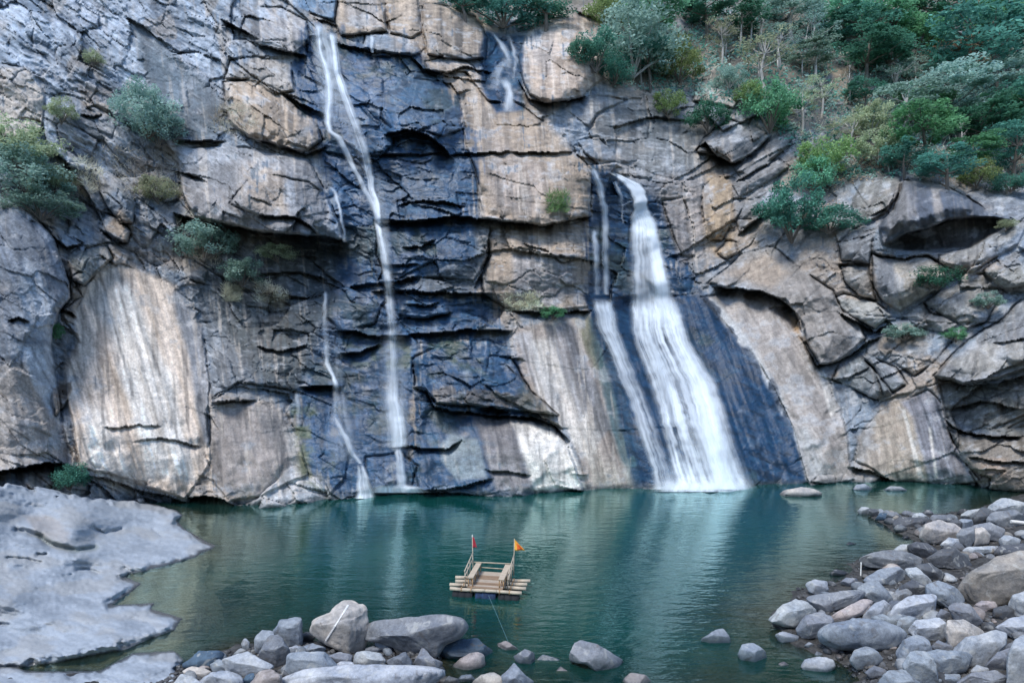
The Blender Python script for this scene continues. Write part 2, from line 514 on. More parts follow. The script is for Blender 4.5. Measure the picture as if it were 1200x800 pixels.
# ---- where the rock is smooth (water-worn slabs) and where it is broken
ROUGH = np.ones_like(D)
SMOOTH = [("105,325;140,308;175,320;205,335;235,380;245,450;245,540;215,585;150,560;90,545;85,500;70,470;75,430;90,400;85,370", .04),
          ("690,365;740,350;830,345;900,430;945,565;745,572;720,470", .05), ("600,385;700,365;750,570;690,577;660,500;620,470", .05),
          ("500,480;560,485;625,490;660,515;682,577;540,577;490,570;480,530", .12), ("820,345;850,345;890,350;925,375;965,440;1000,560;948,565;910,460;850,380", .07),
          ("1000,560;1005,510;1030,480;1055,470;1085,455;1110,500;1130,540;1150,562", .07), ("1035,285;1030,265;1060,212;1130,230;1187,257;1140,292;1070,295", .1),
          ("1095,440;1130,400;1170,375;1200,345;1340,330;1340,470;1200,430;1165,445", .35), ("0,228;62,280;80,330;62,400;82,545;-150,560;-150,215", .28),
          ("250,475;330,475;355,555;300,590;245,570", .08), ("440,400;490,400;490,575;400,580;340,560;350,460", .35),
          ("545,90;660,165;690,250;565,256;550,180", .3), ("610,45;660,8;705,10;700,95;640,118", .7), ("210,175;360,185;395,265;285,268;225,255", .5),
          ("830,330;905,290;975,340;1015,400;960,428;940,380;890,342", .3), ("1020,297;1120,320;1053,365", .3), ("1083,352;1150,320;1175,340;1130,385", .4),
          ("150,20;235,95;262,120;240,165;180,110", .3), ("340,60;440,60;440,230;400,250;350,200", .75)]
ROUGH *= 1 - .35 * sstep(830, 930, GX) * sstep(200, 260, GY)
for s_, r_ in SMOOTH:
    m_ = region(pts(s_), 18); ROUGH = ROUGH * (1 - m_) + r_ * m_

# ---- traced blocks: outline ; metres it stands proud ; edge softness px ; crack depth m ; slope across it (m per 100 px in x, y) ; name
BLOCKS = [
 ("0,75;35,80;52,112;50,150;30,165;-40,160;-60,80", .7, 4, .5, 0, 0, 'rock_slab'),
 ("262,96;302,93;336,114;372,147;379,164;358,177;330,172;290,162;268,140", 1.3, 4, .6, -.4, .6, 'rock_block'),
 ("300,66;340,68;346,108;322,112;300,96;262,92;270,70", .5, 4, .5, 0, .3, 'rock_block'),
 ("285,8;330,10;358,26;362,50;345,64;310,54;280,44", 1.1, 4, .6, .5, .6, 'rock_block'),
 ("345,-30;393,-30;393,26;380,23;362,16", .5, 3, .5, 0, 0, 'rock_block'),
 ("395,-40;447,-40;455,37;400,42;394,26", .6, 3, .6, 0, .3, 'rock_block'),
 ("449,-40;482,-40;497,38;482,46;457,38", .35, 3, .6, .2, .3, 'rock_block'),
 ("495,4;530,8;556,20;571,45;568,69;545,73;500,63;497,36", 1.4, 4, .6, .5, .6, 'rock_block'),
 ("428,40;470,40;487,47;493,63;480,68;450,61;426,57", .9, 3, .5, 0, .3, 'rock_block'),
 ("497,72;520,64;548,75;575,95;588,120;575,119;545,86;500,84", 1.0, 4, .5, 0, .5, 'rock_ledge'),
 ("606,66;617,36;640,17;661,7;692,4;709,11;710,54;704,93;683,113;640,122;621,110;610,84", 1.6, 3, .4, .4, 1.0, 'rock_block'),
 ("545,88;592,110;627,135;662,163;691,200;691,254;640,263;600,261;565,256;560,215;550,180;540,140", .9, 4, .6, .3, .7, 'rock_slab'),
 ("455,98;468,92;520,96;540,120;545,150;520,160;480,150;462,152;448,140;450,110", .5, 4, .5, .3, .8, 'rock_block'),
 ("210,175;250,172;300,176;360,186;384,230;398,262;404,283;345,275;285,268;228,254;212,220", 1.2, 5, .6, 0, .9, 'rock_ledge'),
 ("300,200;362,214;376,225;380,250;350,256;300,251;270,240", .35, 4, .4, 0, .3, 'rock_block'),
 ("105,200;122,196;150,214;160,238;155,262;140,262;122,238", .8, 4, .5, .3, .7, 'rock_block'),
 ("122,250;140,256;153,272;148,284;135,280;120,270", .6, 3, .5, 0, .4, 'rock_block'),
 ("79,300;94,288;125,288;133,302;116,316;98,334;85,328", 1.2, 5, .7, 0, .8, 'rock_block'),
 ("216,318;226,314;243,319;243,333;230,331;217,327", .8, 3, .5, 0, .4, 'rock_block'),
 ("105,325;140,308;175,320;205,335;235,380;247,450;242,500;247,540;217,585;150,562;92,547;86,500;78,470;76,430;92,400;87,370", .35, 14, .06, 0, .2, 'rock_slab'),
 ("205,335;262,335;300,370;310,410;296,440;250,466;247,450;236,380", .15, 8, .12, 0, .2, 'rock_slab'),
 ("247,474;290,468;332,475;352,520;362,556;302,584;268,586;247,560;243,530", .5, 12, .1, .2, .4, 'rock_slab'),
 ("264,602;302,584;342,545;372,560;388,586;340,602;300,610", .7, 6, .4, 0, .7, 'rock_slab'),
 ("-160,215;0,227;26,243;46,262;63,280;71,300;82,330;82,350;71,365;63,385;61,402;66,440;73,500;84,530;82,550;50,547;20,554;-160,566", 'abs', 5, .6, 0, 0, 'rock_face'),
 ("61,456;70,445;83,447;85,456;76,476;65,488;61,474", .5, 3, .4, 0, .3, 'rock_flake'),
 ("440,262;505,260;560,258;572,300;556,330;520,326;455,324;440,300", .35, 4, .5, 0, .3, 'rock_block'),
 ("570,268;640,266;690,258;692,300;690,360;660,362;600,362;566,345;562,320;575,300", .45, 4, .6, 0, .3, 'rock_block'),
 ("466,345;520,343;528,355;526,368;500,372;466,368", .6, 3, .5, 0, .2, 'rock_ledge'),
 ("395,330;440,318;455,345;440,380;400,390;380,370", .3, 4, .5, 0, .2, 'rock_block'),
 ("484,421;520,400;575,398;600,420;622,458;655,486;622,482;560,476;510,473;498,455;485,454", 1.1, 6, .6, .4, .9, 'rock_slab'),
 ("505,480;560,486;625,491;662,516;684,577;640,590;540,590;492,572;480,532;486,500", .7, 12, .12, .2, .5, 'rock_slab'),
 ("428,535;470,530;490,545;480,578;440,580;430,560", .5, 5, .4, 0, .5, 'rock_block'),
 ("345,520;365,470;395,480;410,520;405,560;385,580;362,556", .3, 8, .1, 0, .3, 'rock_slab'),
 # right of the main fall
 ("735,118;700,135;690,150;660,128;668,118;700,112", .6, 4, .4, 0, .5, 'rock_ledge'),
 ("678,165;700,160;720,180;728,196;700,194;686,180", .5, 4, .4, 0, .5, 'rock_block'),
 ("812,118;815,95;850,91;872,110;860,126", .9, 4, .5, .2, .5, 'rock_block'),
 ("824,162;855,139;872,144;906,156;880,182;858,191;840,182;816,178", 1.6, 3, .6, -.3, .9, 'rock_block'),
 ("862,200;905,162;935,150;925,170;900,190;876,206", .8, 3, .5, -.3, .6, 'rock_block'),
 ("858,215;885,195;912,186;925,196;900,214;866,232", .9, 3, .5, -.3, .6, 'rock_block'),
 ("862,240;890,220;912,212;918,232;890,256;866,272;862,258", .7, 3, .5, -.3, .5, 'rock_block'),
 ("826,208;850,206;860,230;858,262;846,284;830,280;822,240", .7, 4, .5, 0, .2, 'rock_slab'),
 ("776,236;800,232;812,262;816,300;800,300;786,270", .5, 4, .5, 0, .2, 'rock_slab'),
 ("838,296;850,284;862,284;866,298;850,302", .6, 3, .5, 0, .2, 'rock_block'),
 ("830,332;868,298;906,288;942,318;978,342;986,366;1006,376;1016,398;978,425;962,428;946,400;941,380;921,352;890,343;850,338", 1.0, 5, .6, .4, .8, 'rock_slab'),
 ("820,347;850,345;890,352;925,376;946,405;966,440;986,480;1002,562;948,572;930,500;910,460;885,420;850,380", .4, 8, .1, .2, .2, 'rock_slab'),
 ("998,240;1010,214;1035,202;1056,209;1054,226;1036,250;1016,262;1002,252", 1.6, 5, .7, .2, .8, 'rock_block'),
 ("1034,287;1029,266;1045,245;1060,211;1100,214;1130,230;1160,249;1188,257;1150,254;1110,257;1085,266;1061,272", 2.6, 5, .7, .2, 1.2, 'rock_block'),
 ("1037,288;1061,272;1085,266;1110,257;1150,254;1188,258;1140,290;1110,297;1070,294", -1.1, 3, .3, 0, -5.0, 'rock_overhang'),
 ("1130,228;1160,215;1240,222;1240,262;1190,258;1160,249", .4, 5, .4, 0, .8, 'rock_slab'),
 ("1100,300;1140,291;1190,259;1204,262;1192,286;1142,319;1124,321;1100,315", 1.0, 3, .6, 0, .4, 'rock_slab'),
 ("983,286;1000,270;1015,263;1023,276;1019,309;1000,306;986,306", .9, 4, .6, 0, .5, 'rock_block'),
 ("985,311;1018,311;1022,336;1026,352;1006,346;990,330", .6, 4, .6, 0, .4, 'rock_block'),
 ("1021,297;1046,300;1086,300;1122,319;1120,326;1086,346;1053,365;1036,355;1023,336", 1.1, 4, .6, .2, .6, 'rock_block'),
 ("980,350;990,345;1026,353;1044,370;1026,386;1000,373;985,362", 1.2, 4, .6, .2, .7, 'rock_block'),
 ("1055,371;1082,353;1106,370;1123,381;1106,389;1076,383", .8, 4, .6, 0, .5, 'rock_block'),
 ("1084,352;1122,325;1152,321;1176,341;1156,376;1131,386;1112,371;1092,366", .8, 4, .6, .2, .6, 'rock_block'),
 ("1152,318;1168,306;1188,320;1205,298;1260,305;1260,345;1178,341", .9, 4, .6, 0, .5, 'rock_block'),
 ("1204,266;1260,262;1260,300;1206,296;1192,288", .9, 4, .6, 0, .5, 'rock_block'),
 ("1030,390;1056,374;1078,386;1120,392;1100,420;1070,440;1052,428;1030,412", .3, 4, .6, 0, .5, 'rock_block'),
 ("1093,440;1130,400;1170,376;1200,347;1360,332;1360,470;1240,436;1200,432;1165,446;1128,450", 1.3, 6, .6, .2, .9, 'rock_slab'),
 ("977,446;985,420;1005,414;1022,432;1046,462;1025,469;1000,456", .9, 4, .6, .2, .5, 'rock_block'),
 ("1006,412;1050,430;1062,450;1036,466;1022,432", .5, 3, .5, .1, .3, 'rock_slab'),
 ("1000,566;1005,512;1030,482;1056,471;1086,456;1102,472;1111,500;1131,540;1152,566;1050,575", .5, 10, .12, .2, .2, 'rock_slab'),
 ("1100,450;1140,450;1180,456;1360,462;1360,524;1180,512;1130,506;1108,490", -.5, 8, .3, 0, -1.3, 'rock_overhang'),
 ("1111,502;1130,507;1180,513;1360,524;1360,590;1150,575;1134,545", .5, 5, .5, 0, .2, 'rock_face'),
 ("985,566;1000,540;1020,548;1050,572;1030,575", .4, 4, .5, 0, .4, 'rock_block'),
 ("950,566;960,556;978,556;985,570", .4, 4, .4, 0, .4, 'rock_block'),
]
EV = sstep(-.25, .45, fbm(GX / 34, GY / 34, 3, 51))          # joints open here and pinch out there
BID = np.full(D.shape, -1, np.int16)
EDGE = np.full(D.shape, 99.0)
for bi, (s_, off, soft, crack, tx, ty, nm) in enumerate(BLOCKS):
    p = np.asarray(pts(s_), float)
    x0, y0 = p.min(0) - 26; x1, y1 = p.max(0) + 26
    i0, i1 = np.searchsorted(gx, [x0, x1]); j0, j1 = np.searchsorted(gy, [y0, y1])
    s = np.s_[j0:j1, i0:i1]
    sd = poly_sd(p, WX[s], WY[s])
    right_ = p[:, 0].mean() > 800
    soft = soft * (2.0 if right_ else 1.4)
    if off != 'abs': off, ty = off * (1.7 if right_ else 1.35), ty * 1.4
    m = sstep(-0.6, 1.5, sd) * (.65 if right_ else .82) + (.35 if right_ else .18) * sstep(0, soft * 1.6, sd)
    ROUGH[s] = np.where(sd > 0, np.minimum(ROUGH[s], .7), ROUGH[s])
    if off == 'abs':
        tgt = 36.6 + np.clip((420 - GY[s]) / 200, 0, 1.3) ** 2 * 4.0 + np.clip((GX[s] - 10) / 70, 0, 1) ** 1.5 * 3.0 - GX[s].clip(-150, 0) / 150 * -1.5
        D[s] = D[s] * (1 - m) + tgt * m
    else:
        cx, cy = lens(p)
        if off > 0:                    # the upper side of a block mostly runs back into the face
            rel = (GY[s] - p[:, 1].min()) / (p[:, 1].max() - p[:, 1].min())
            m = m * (0.35 + 0.65 * sstep(-.1, .7, rel + .35 * vnoise(GX[s] / 40, GY[s] / 40, 55 + bi)))
            m = m * (1 - (1 - EV[s]) * .5 * sstep(soft * 4, 0, sd))
        D[s] -= m * (off + tx * (GX[s] - cx) / 100 + ty * (GY[s] - cy) / 100)
    # weathered, rounded shoulder just inside the edge, and a joint right along it
    ev = EV[s]
    D[s] += .75 * crack * ev * np.exp(-(sd / 1.3) ** 2) + ((.3 if right_ else .14) * np.exp(-np.clip(sd, 0, 99) / (soft * 1.2)) * (sd > 0) * (.3 + .7 * ev) if off != 'abs' and off > 0 else 0)
    BID[s] = np.where(sd > 0, bi, BID[s])
    EDGE[s] = np.minimum(np.where(sd > 0, sd, np.minimum(EDGE[s], -sd)) + 4 * (1 - ev), 99)

# ---- overhanging ledges: line ; metres proud above ; fade up px ; metres cut back below ; fade down px
LEDGES = [
 ("1038,287;1061,272;1085,266;1110,257;1150,254;1188,258", .5, 12, .7, 12),
 ("205,250;240,261;285,268;330,274;370,277;398,281;408,285", 1.2, 45, 3.2, 16), ("436,258;470,259;505,257;535,252;560,256;600,261;640,263;692,254", .9, 30, 2.0, 8),
 ("465,241;490,236;520,233;546,241", .4, 14, .9, 4), ("430,180;470,182;500,181;560,180;600,178", .3, 20, .8, 4), ("452,157;475,151;500,158;520,172;532,186", 1.2, 28, 2.2, 10),
 ("393,52;420,57;447,62", .5, 10, 1.0, 4), ("478,66;495,80;520,87;545,80;577,85", .5, 12, 1.2, 5), ("470,289;495,289;513,281", .4, 8, .9, 4),
 ("438,310;470,309;492,310", .3, 8, .7, 3), ("452,333;475,327;492,324", .6, 10, 1.6, 7), ("438,342;480,341;520,342;545,345;577,342", .6, 10, 1.4, 6),
 ("474,357;500,357;517,354", .4, 6, 1.0, 4), ("474,371;500,373;530,366", .4, 6, 1.2, 5), ("393,388;420,390;440,396;500,390;550,386;600,386", .6, 8, 1.4, 6),
 ("396,415;420,413;447,404", .4, 8, 1.4, 5), ("350,452;375,451;402,452", .5, 10, 1.8, 6), ("598,365;630,365;660,364;694,363", .6, 10, 1.6, 5),
 ("248,470;275,471;302,468", .4, 10, .8, 4), ("220,584;240,579;262,585;277,594", .8, 15, 3.4, 12), ("-150,560;0,553;30,548;55,541;84,546", .9, 14, 3.5, 14),
 ("80,553;120,560;160,572;200,583;222,590", .3, 10, 1.0, 5), ("836,337;860,339;890,343;915,350;932,366;940,390", .8, 20, 2.6, 12),
 ("945,405;958,428;975,426;1006,410;1034,393", .4, 8, 1.4, 5), ("1094,442;1130,452;1165,451;1200,440;1260,446;1350,480", .6, 20, 1.3, 12), ("1108,492;1130,505;1165,512;1200,512", .4, 8, 1.6, 6),
 ("484,421;486,452;490,456", .2, 6, 1.2, 5), ("488,455;500,458;507,477;540,483;580,487;600,488;626,488;650,499;668,517", .8, 14, 1.5, 5), ("556,478;575,476;600,484", .5, 6, 2.2, 9),
 ("468,521;500,525;525,526;541,515", .4, 10, 1.0, 4), ("566,550;595,552;622,556", .2, 8, .6, 3), ("478,573;520,573;550,568;577,560", .4, 10, 1.0, 4),
 ("258,24;275,31;302,46", .8, 12, 1.8, 8), ("303,52;330,60;362,67", .6, 12, 1.2, 5), ("333,110;355,124;383,137", .6, 10, 1.8, 8), ("328,170;360,180;384,173", .5, 10, 1.5, 6),
 ("203,165;245,166;264,166", .5, 14, 1.0, 4), ("203,200;225,205;242,213", .4, 8, 1.0, 5), ("607,90;620,115;641,122;666,118;687,112", .9, 20, 2.2, 9),
 ("814,177;826,166;840,182;858,191;872,187", .8, 12, 2.6, 10), ("905,157;880,182;858,192", .6, 8, 1.6, 5), ("925,170;900,192;862,214", .4, 8, 1.2, 4), ("918,232;888,258;864,276", .5, 8, 1.5, 6),
 ("598,178;640,180;676,176", .3, 10, .9, 4), ("340,275;350,250;362,240", .3, 6, .8, 4), ("300,251;345,254;364,264;376,276", .4, 8, 1.2, 5), ("440,300;448,315;444,330", .2, 5, .7, 4),
 ("365,22;380,26;398,30", .3, 6, .8, 4), ("1034,372;1056,392;1078,386", .3, 8, 1.2, 6), ("1022,296;1060,303;1086,300;1120,318", .3, 8, 1.0, 4), ("983,310;1000,307;1020,310", .3, 6, .8, 3),
 ("980,366;1000,376;1026,389;1040,380", .4, 8, 1.6, 6), ("1160,405;1200,396;1240,402", .2, 8, .6, 3), ("1110,480;1150,470;1200,480", .3, 8, 1.0, 6),
 ("995,548;1020,552;1050,566", .5, 8, 1.4, 6), ("1135,536;1170,541;1230,540", .2, 8, .7, 3), ("300,320;350,318;385,330", .3, 8, .9, 5), ("330,345;360,350;380,346", .3, 6, .7, 4),
 ("300,405;330,412;360,404", .3, 8, .8, 4), ("55,275;80,290;100,285", .3, 8, 1.2, 6), ("118,268;135,282;150,285", .4, 6, 1.2, 6), ("70,362;84,366;90,372", .3, 5, 1.2, 5),
 ("120,500;160,499;190,500", .1, 8, .35, 3), ("155,518;190,514;236,522", .1, 8, .5, 3), ("10,375;22,372;34,378", .2, 5, .8, 4), ("95,136;110,137;120,135", .2, 5, .9, 3),
 ("610,285;640,292;660,308;680,304", .15, 6, .5, 3), ("575,262;572,300;556,338", .3, 6, 1.0, 5),  ("1020,254;1042,240;1050,222", .2, 5, .6, 4),
]
for s_, a, hu, r, hd in LEDGES:
    p = np.asarray(pts(s_), float)
    x0, y0 = p.min(0) - 30; x1, y1 = p.max(0) + 30
    y0 -= hu * 3; y1 += hd * 3
    i0, i1 = np.searchsorted(gx, [x0, x1]); j0, j1 = np.searchsorted(gy, [y0, y1]); s = np.s_[j0:j1, i0:i1]
    X = WX[s]; Y = WY[s] + .7 * fbm(GX[s] / 9, GY[s] / 30, 2, 91)
    if abs(p[-1, 1] - p[0, 1]) > 1.4 * abs(p[-1, 0] - p[0, 0]):      # a steep line: the cut lies on its right-hand side
        q = p[np.argsort(p[:, 1])]; t = Y; u = X - np.interp(Y, q[:, 1], q[:, 0]); lo, hi = q[0, 1], q[-1, 1]
    else:
        q = p[np.argsort(p[:, 0])]; t = X; u = Y - np.interp(X, q[:, 0], q[:, 1]); lo, hi = q[0, 0], q[-1, 0]
    L = max(hi - lo, 1)
    end = sstep(lo - 2, lo + min(12, L * .3), t) * (1 - sstep(hi - min(12, L * .3), hi + 2, t))
    k = 0.75 + 0.5 * (vnoise(GX[s] / 11, GY[s] / 40, 77) * .5 + .5)
    up = (u <= 0) * np.exp(np.minimum(u, 0) / hu); dn = (u > 0) * np.exp(-np.maximum(u, 0) / (hd * k))
    D[s] += end * (-a * up + r * k * dn)
    EDGE[s] = np.minimum(EDGE[s], 99 - (99 - np.abs(u)) * (end > .3))

# ---- broken-rock relief, tilted with the bedding of each side of the gorge
def rot(x, y, deg, sx, sy):
    c, s = math.cos(math.radians(deg)), math.sin(math.radians(deg))
    return (x * c + y * s) / sx, (-x * s + y * c) / sy
warpx = GX + 9 * fbm(GX / 160, GY / 160, 2, 21) + .8 * fbm(GX / 7, GY / 7, 2, 23); warpy = GY + 9 * fbm(GX / 160, GY / 160, 2, 22) + .7 * fbm(GX / 7, GY / 7, 2, 24)
mL = sstep(420, 300, GX + 0.3 * GY - 40); mR = sstep(760, 860, GX); mC = 1 - mL - mR
REL = np.zeros_like(D)
CELL = np.zeros_like(D); JOINT = np.zeros_like(D)
for (sx, sy, amp, sd_) in ((120, 58, 1.05, 31), (50, 22, .50, 37), (21, 9, .19, 43), (9, 4.5, .06, 47)):
    for mk, ang in ((mL, 33), (mC, 7), (mR, -24)):
        u, v = rot(warpx, warpy, ang, sx, sy)
        ok = mk > 0.01
        h = np.zeros_like(D); e = np.ones_like(D); cv = np.zeros_like(D)
        h[ok], e[ok], cv[ok] = facets(u[ok], v[ok], sd_)
        REL += mk * amp * (h * 1.25 + 0.10 * np.exp(-(e / 0.05) ** 2))
        if sx in (120, 50): JOINT = np.maximum(JOINT, mk * np.exp(-(e / {120: .014, 50: .026}[sx]) ** 2) * sstep(.05, .55, fbm(GX / 40 + sx, GY / 26, 2, 71 + sx)))
        if sx == 50: CELL += mk * (cv - .5)
soil = region(pts("-150,-150;1360,-150;1360,215;1240,205;1180,200;1060,203;1000,215;960,235;920,200;960,160;905,150;870,110;810,95;720,100;705,20;640,10;560,20;540,-10;400,-40"), 24)
soil *= sstep(690, 740, GX + (GY > 20) * 0) * 1.0 + region(pts("520,-150;720,-150;700,8;640,6;600,24;560,16;530,-10"), 8) * (GX < 740)
soil = np.clip(soil, 0, 1)
ROUGH *= 1 - 0.55 * soil
# the upper left: bedding slants down to the right
ul = region(pts("-160,-160;345,-160;345,10;300,60;262,98;240,160;150,165;110,230;60,250;-160,215"), 40) * (1 - region(pts("-60,75;35,80;52,112;50,150;30,165;-60,165"), 8)) * (1 - .9 * region(pts("150,18;200,55;238,92;266,118;260,150;240,166;205,158;178,110;160,70"), 6))
u_, v_ = rot(GX + 10 * fbm(GX / 60, GY / 60, 2, 141), GY, 38, 34, 6.5)
b_ = fbm(u_, v_, 4, 143)
ROUGH *= 1 - .2 * ul
D -= ul * (.10 * b_ + .10 * np.clip(fbm(u_ * 1.3, v_ * 2.2, 3, 147), -.4, .6))
JOINT *= np.clip(ROUGH * 1.6 - .25, 0, 1)
D += 0.15 * JOINT
D += ROUGH * REL + 0.75 * fbm(GX / 100, GY / 75, 2, 61) * (0.4 + 0.6 * ROUGH) + 0.045 * fbm(GX / 7, GY / 4, 4, 63) * (0.25 + ROUGH)
# soft vertical flutes on the water-worn slabs
D += (1 - np.clip(ROUGH, 0, 1)) * 0.16 * fbm((GX - 0.35 * GY) / 13, GY / 120, 3, 65)

# ------------------------------------------------------------------ rock colour (mineral stains, varnish, lichen, wet rock, plus painted sky blue, top light and shade)
def cl(*v): return np.array(v, float)
TAN, PALET, GREY, BLUEG = cl(.37, .287, .21), cl(.47, .41, .345), cl(.215, .22, .225), cl(.18, .225, .275)
WET_SKY, DARKG, WHITE, MOSS = cl(.009, .039, .085), cl(.07, .08, .072), cl(.66, .62, .56), cl(.075, .095, .03)  # the wet tone carries the sky's blue reflection in its colour
ORANGE, BLACK, BROWN, SOIL = cl(.44, .28, .14), cl(.035, .035, .035), cl(.14, .10, .07), cl(.085, .08, .062)

def streaks(k, sx, sy, seed, o=3):
    return fbm((GX - k * (GY - 300)) / sx, GY / sy, o, seed)
ST = streaks(0.05, 7, 80, 101); ST2 = streaks(0.05, 3.0, 40, 103, 2)
PATCH = fbm(GX / 48, GY / 40, 5, 111); PATCH2 = fbm(GX / 17, GY / 13, 4, 113)
ALB = np.zeros(D.shape + (3,)) + GREY
WETM = np.zeros_like(D)
def lay(mask, col, op=1.0):
    global ALB
    m = np.clip(mask * op, 0, 1)[..., None]
    ALB = ALB * (1 - m) + col * m
lay(sstep(-.15, .35, PATCH + .35 * PATCH2), TAN, .6)
lay(sstep(.1, .5, -PATCH + .4 * PATCH2), BLUEG, .8)
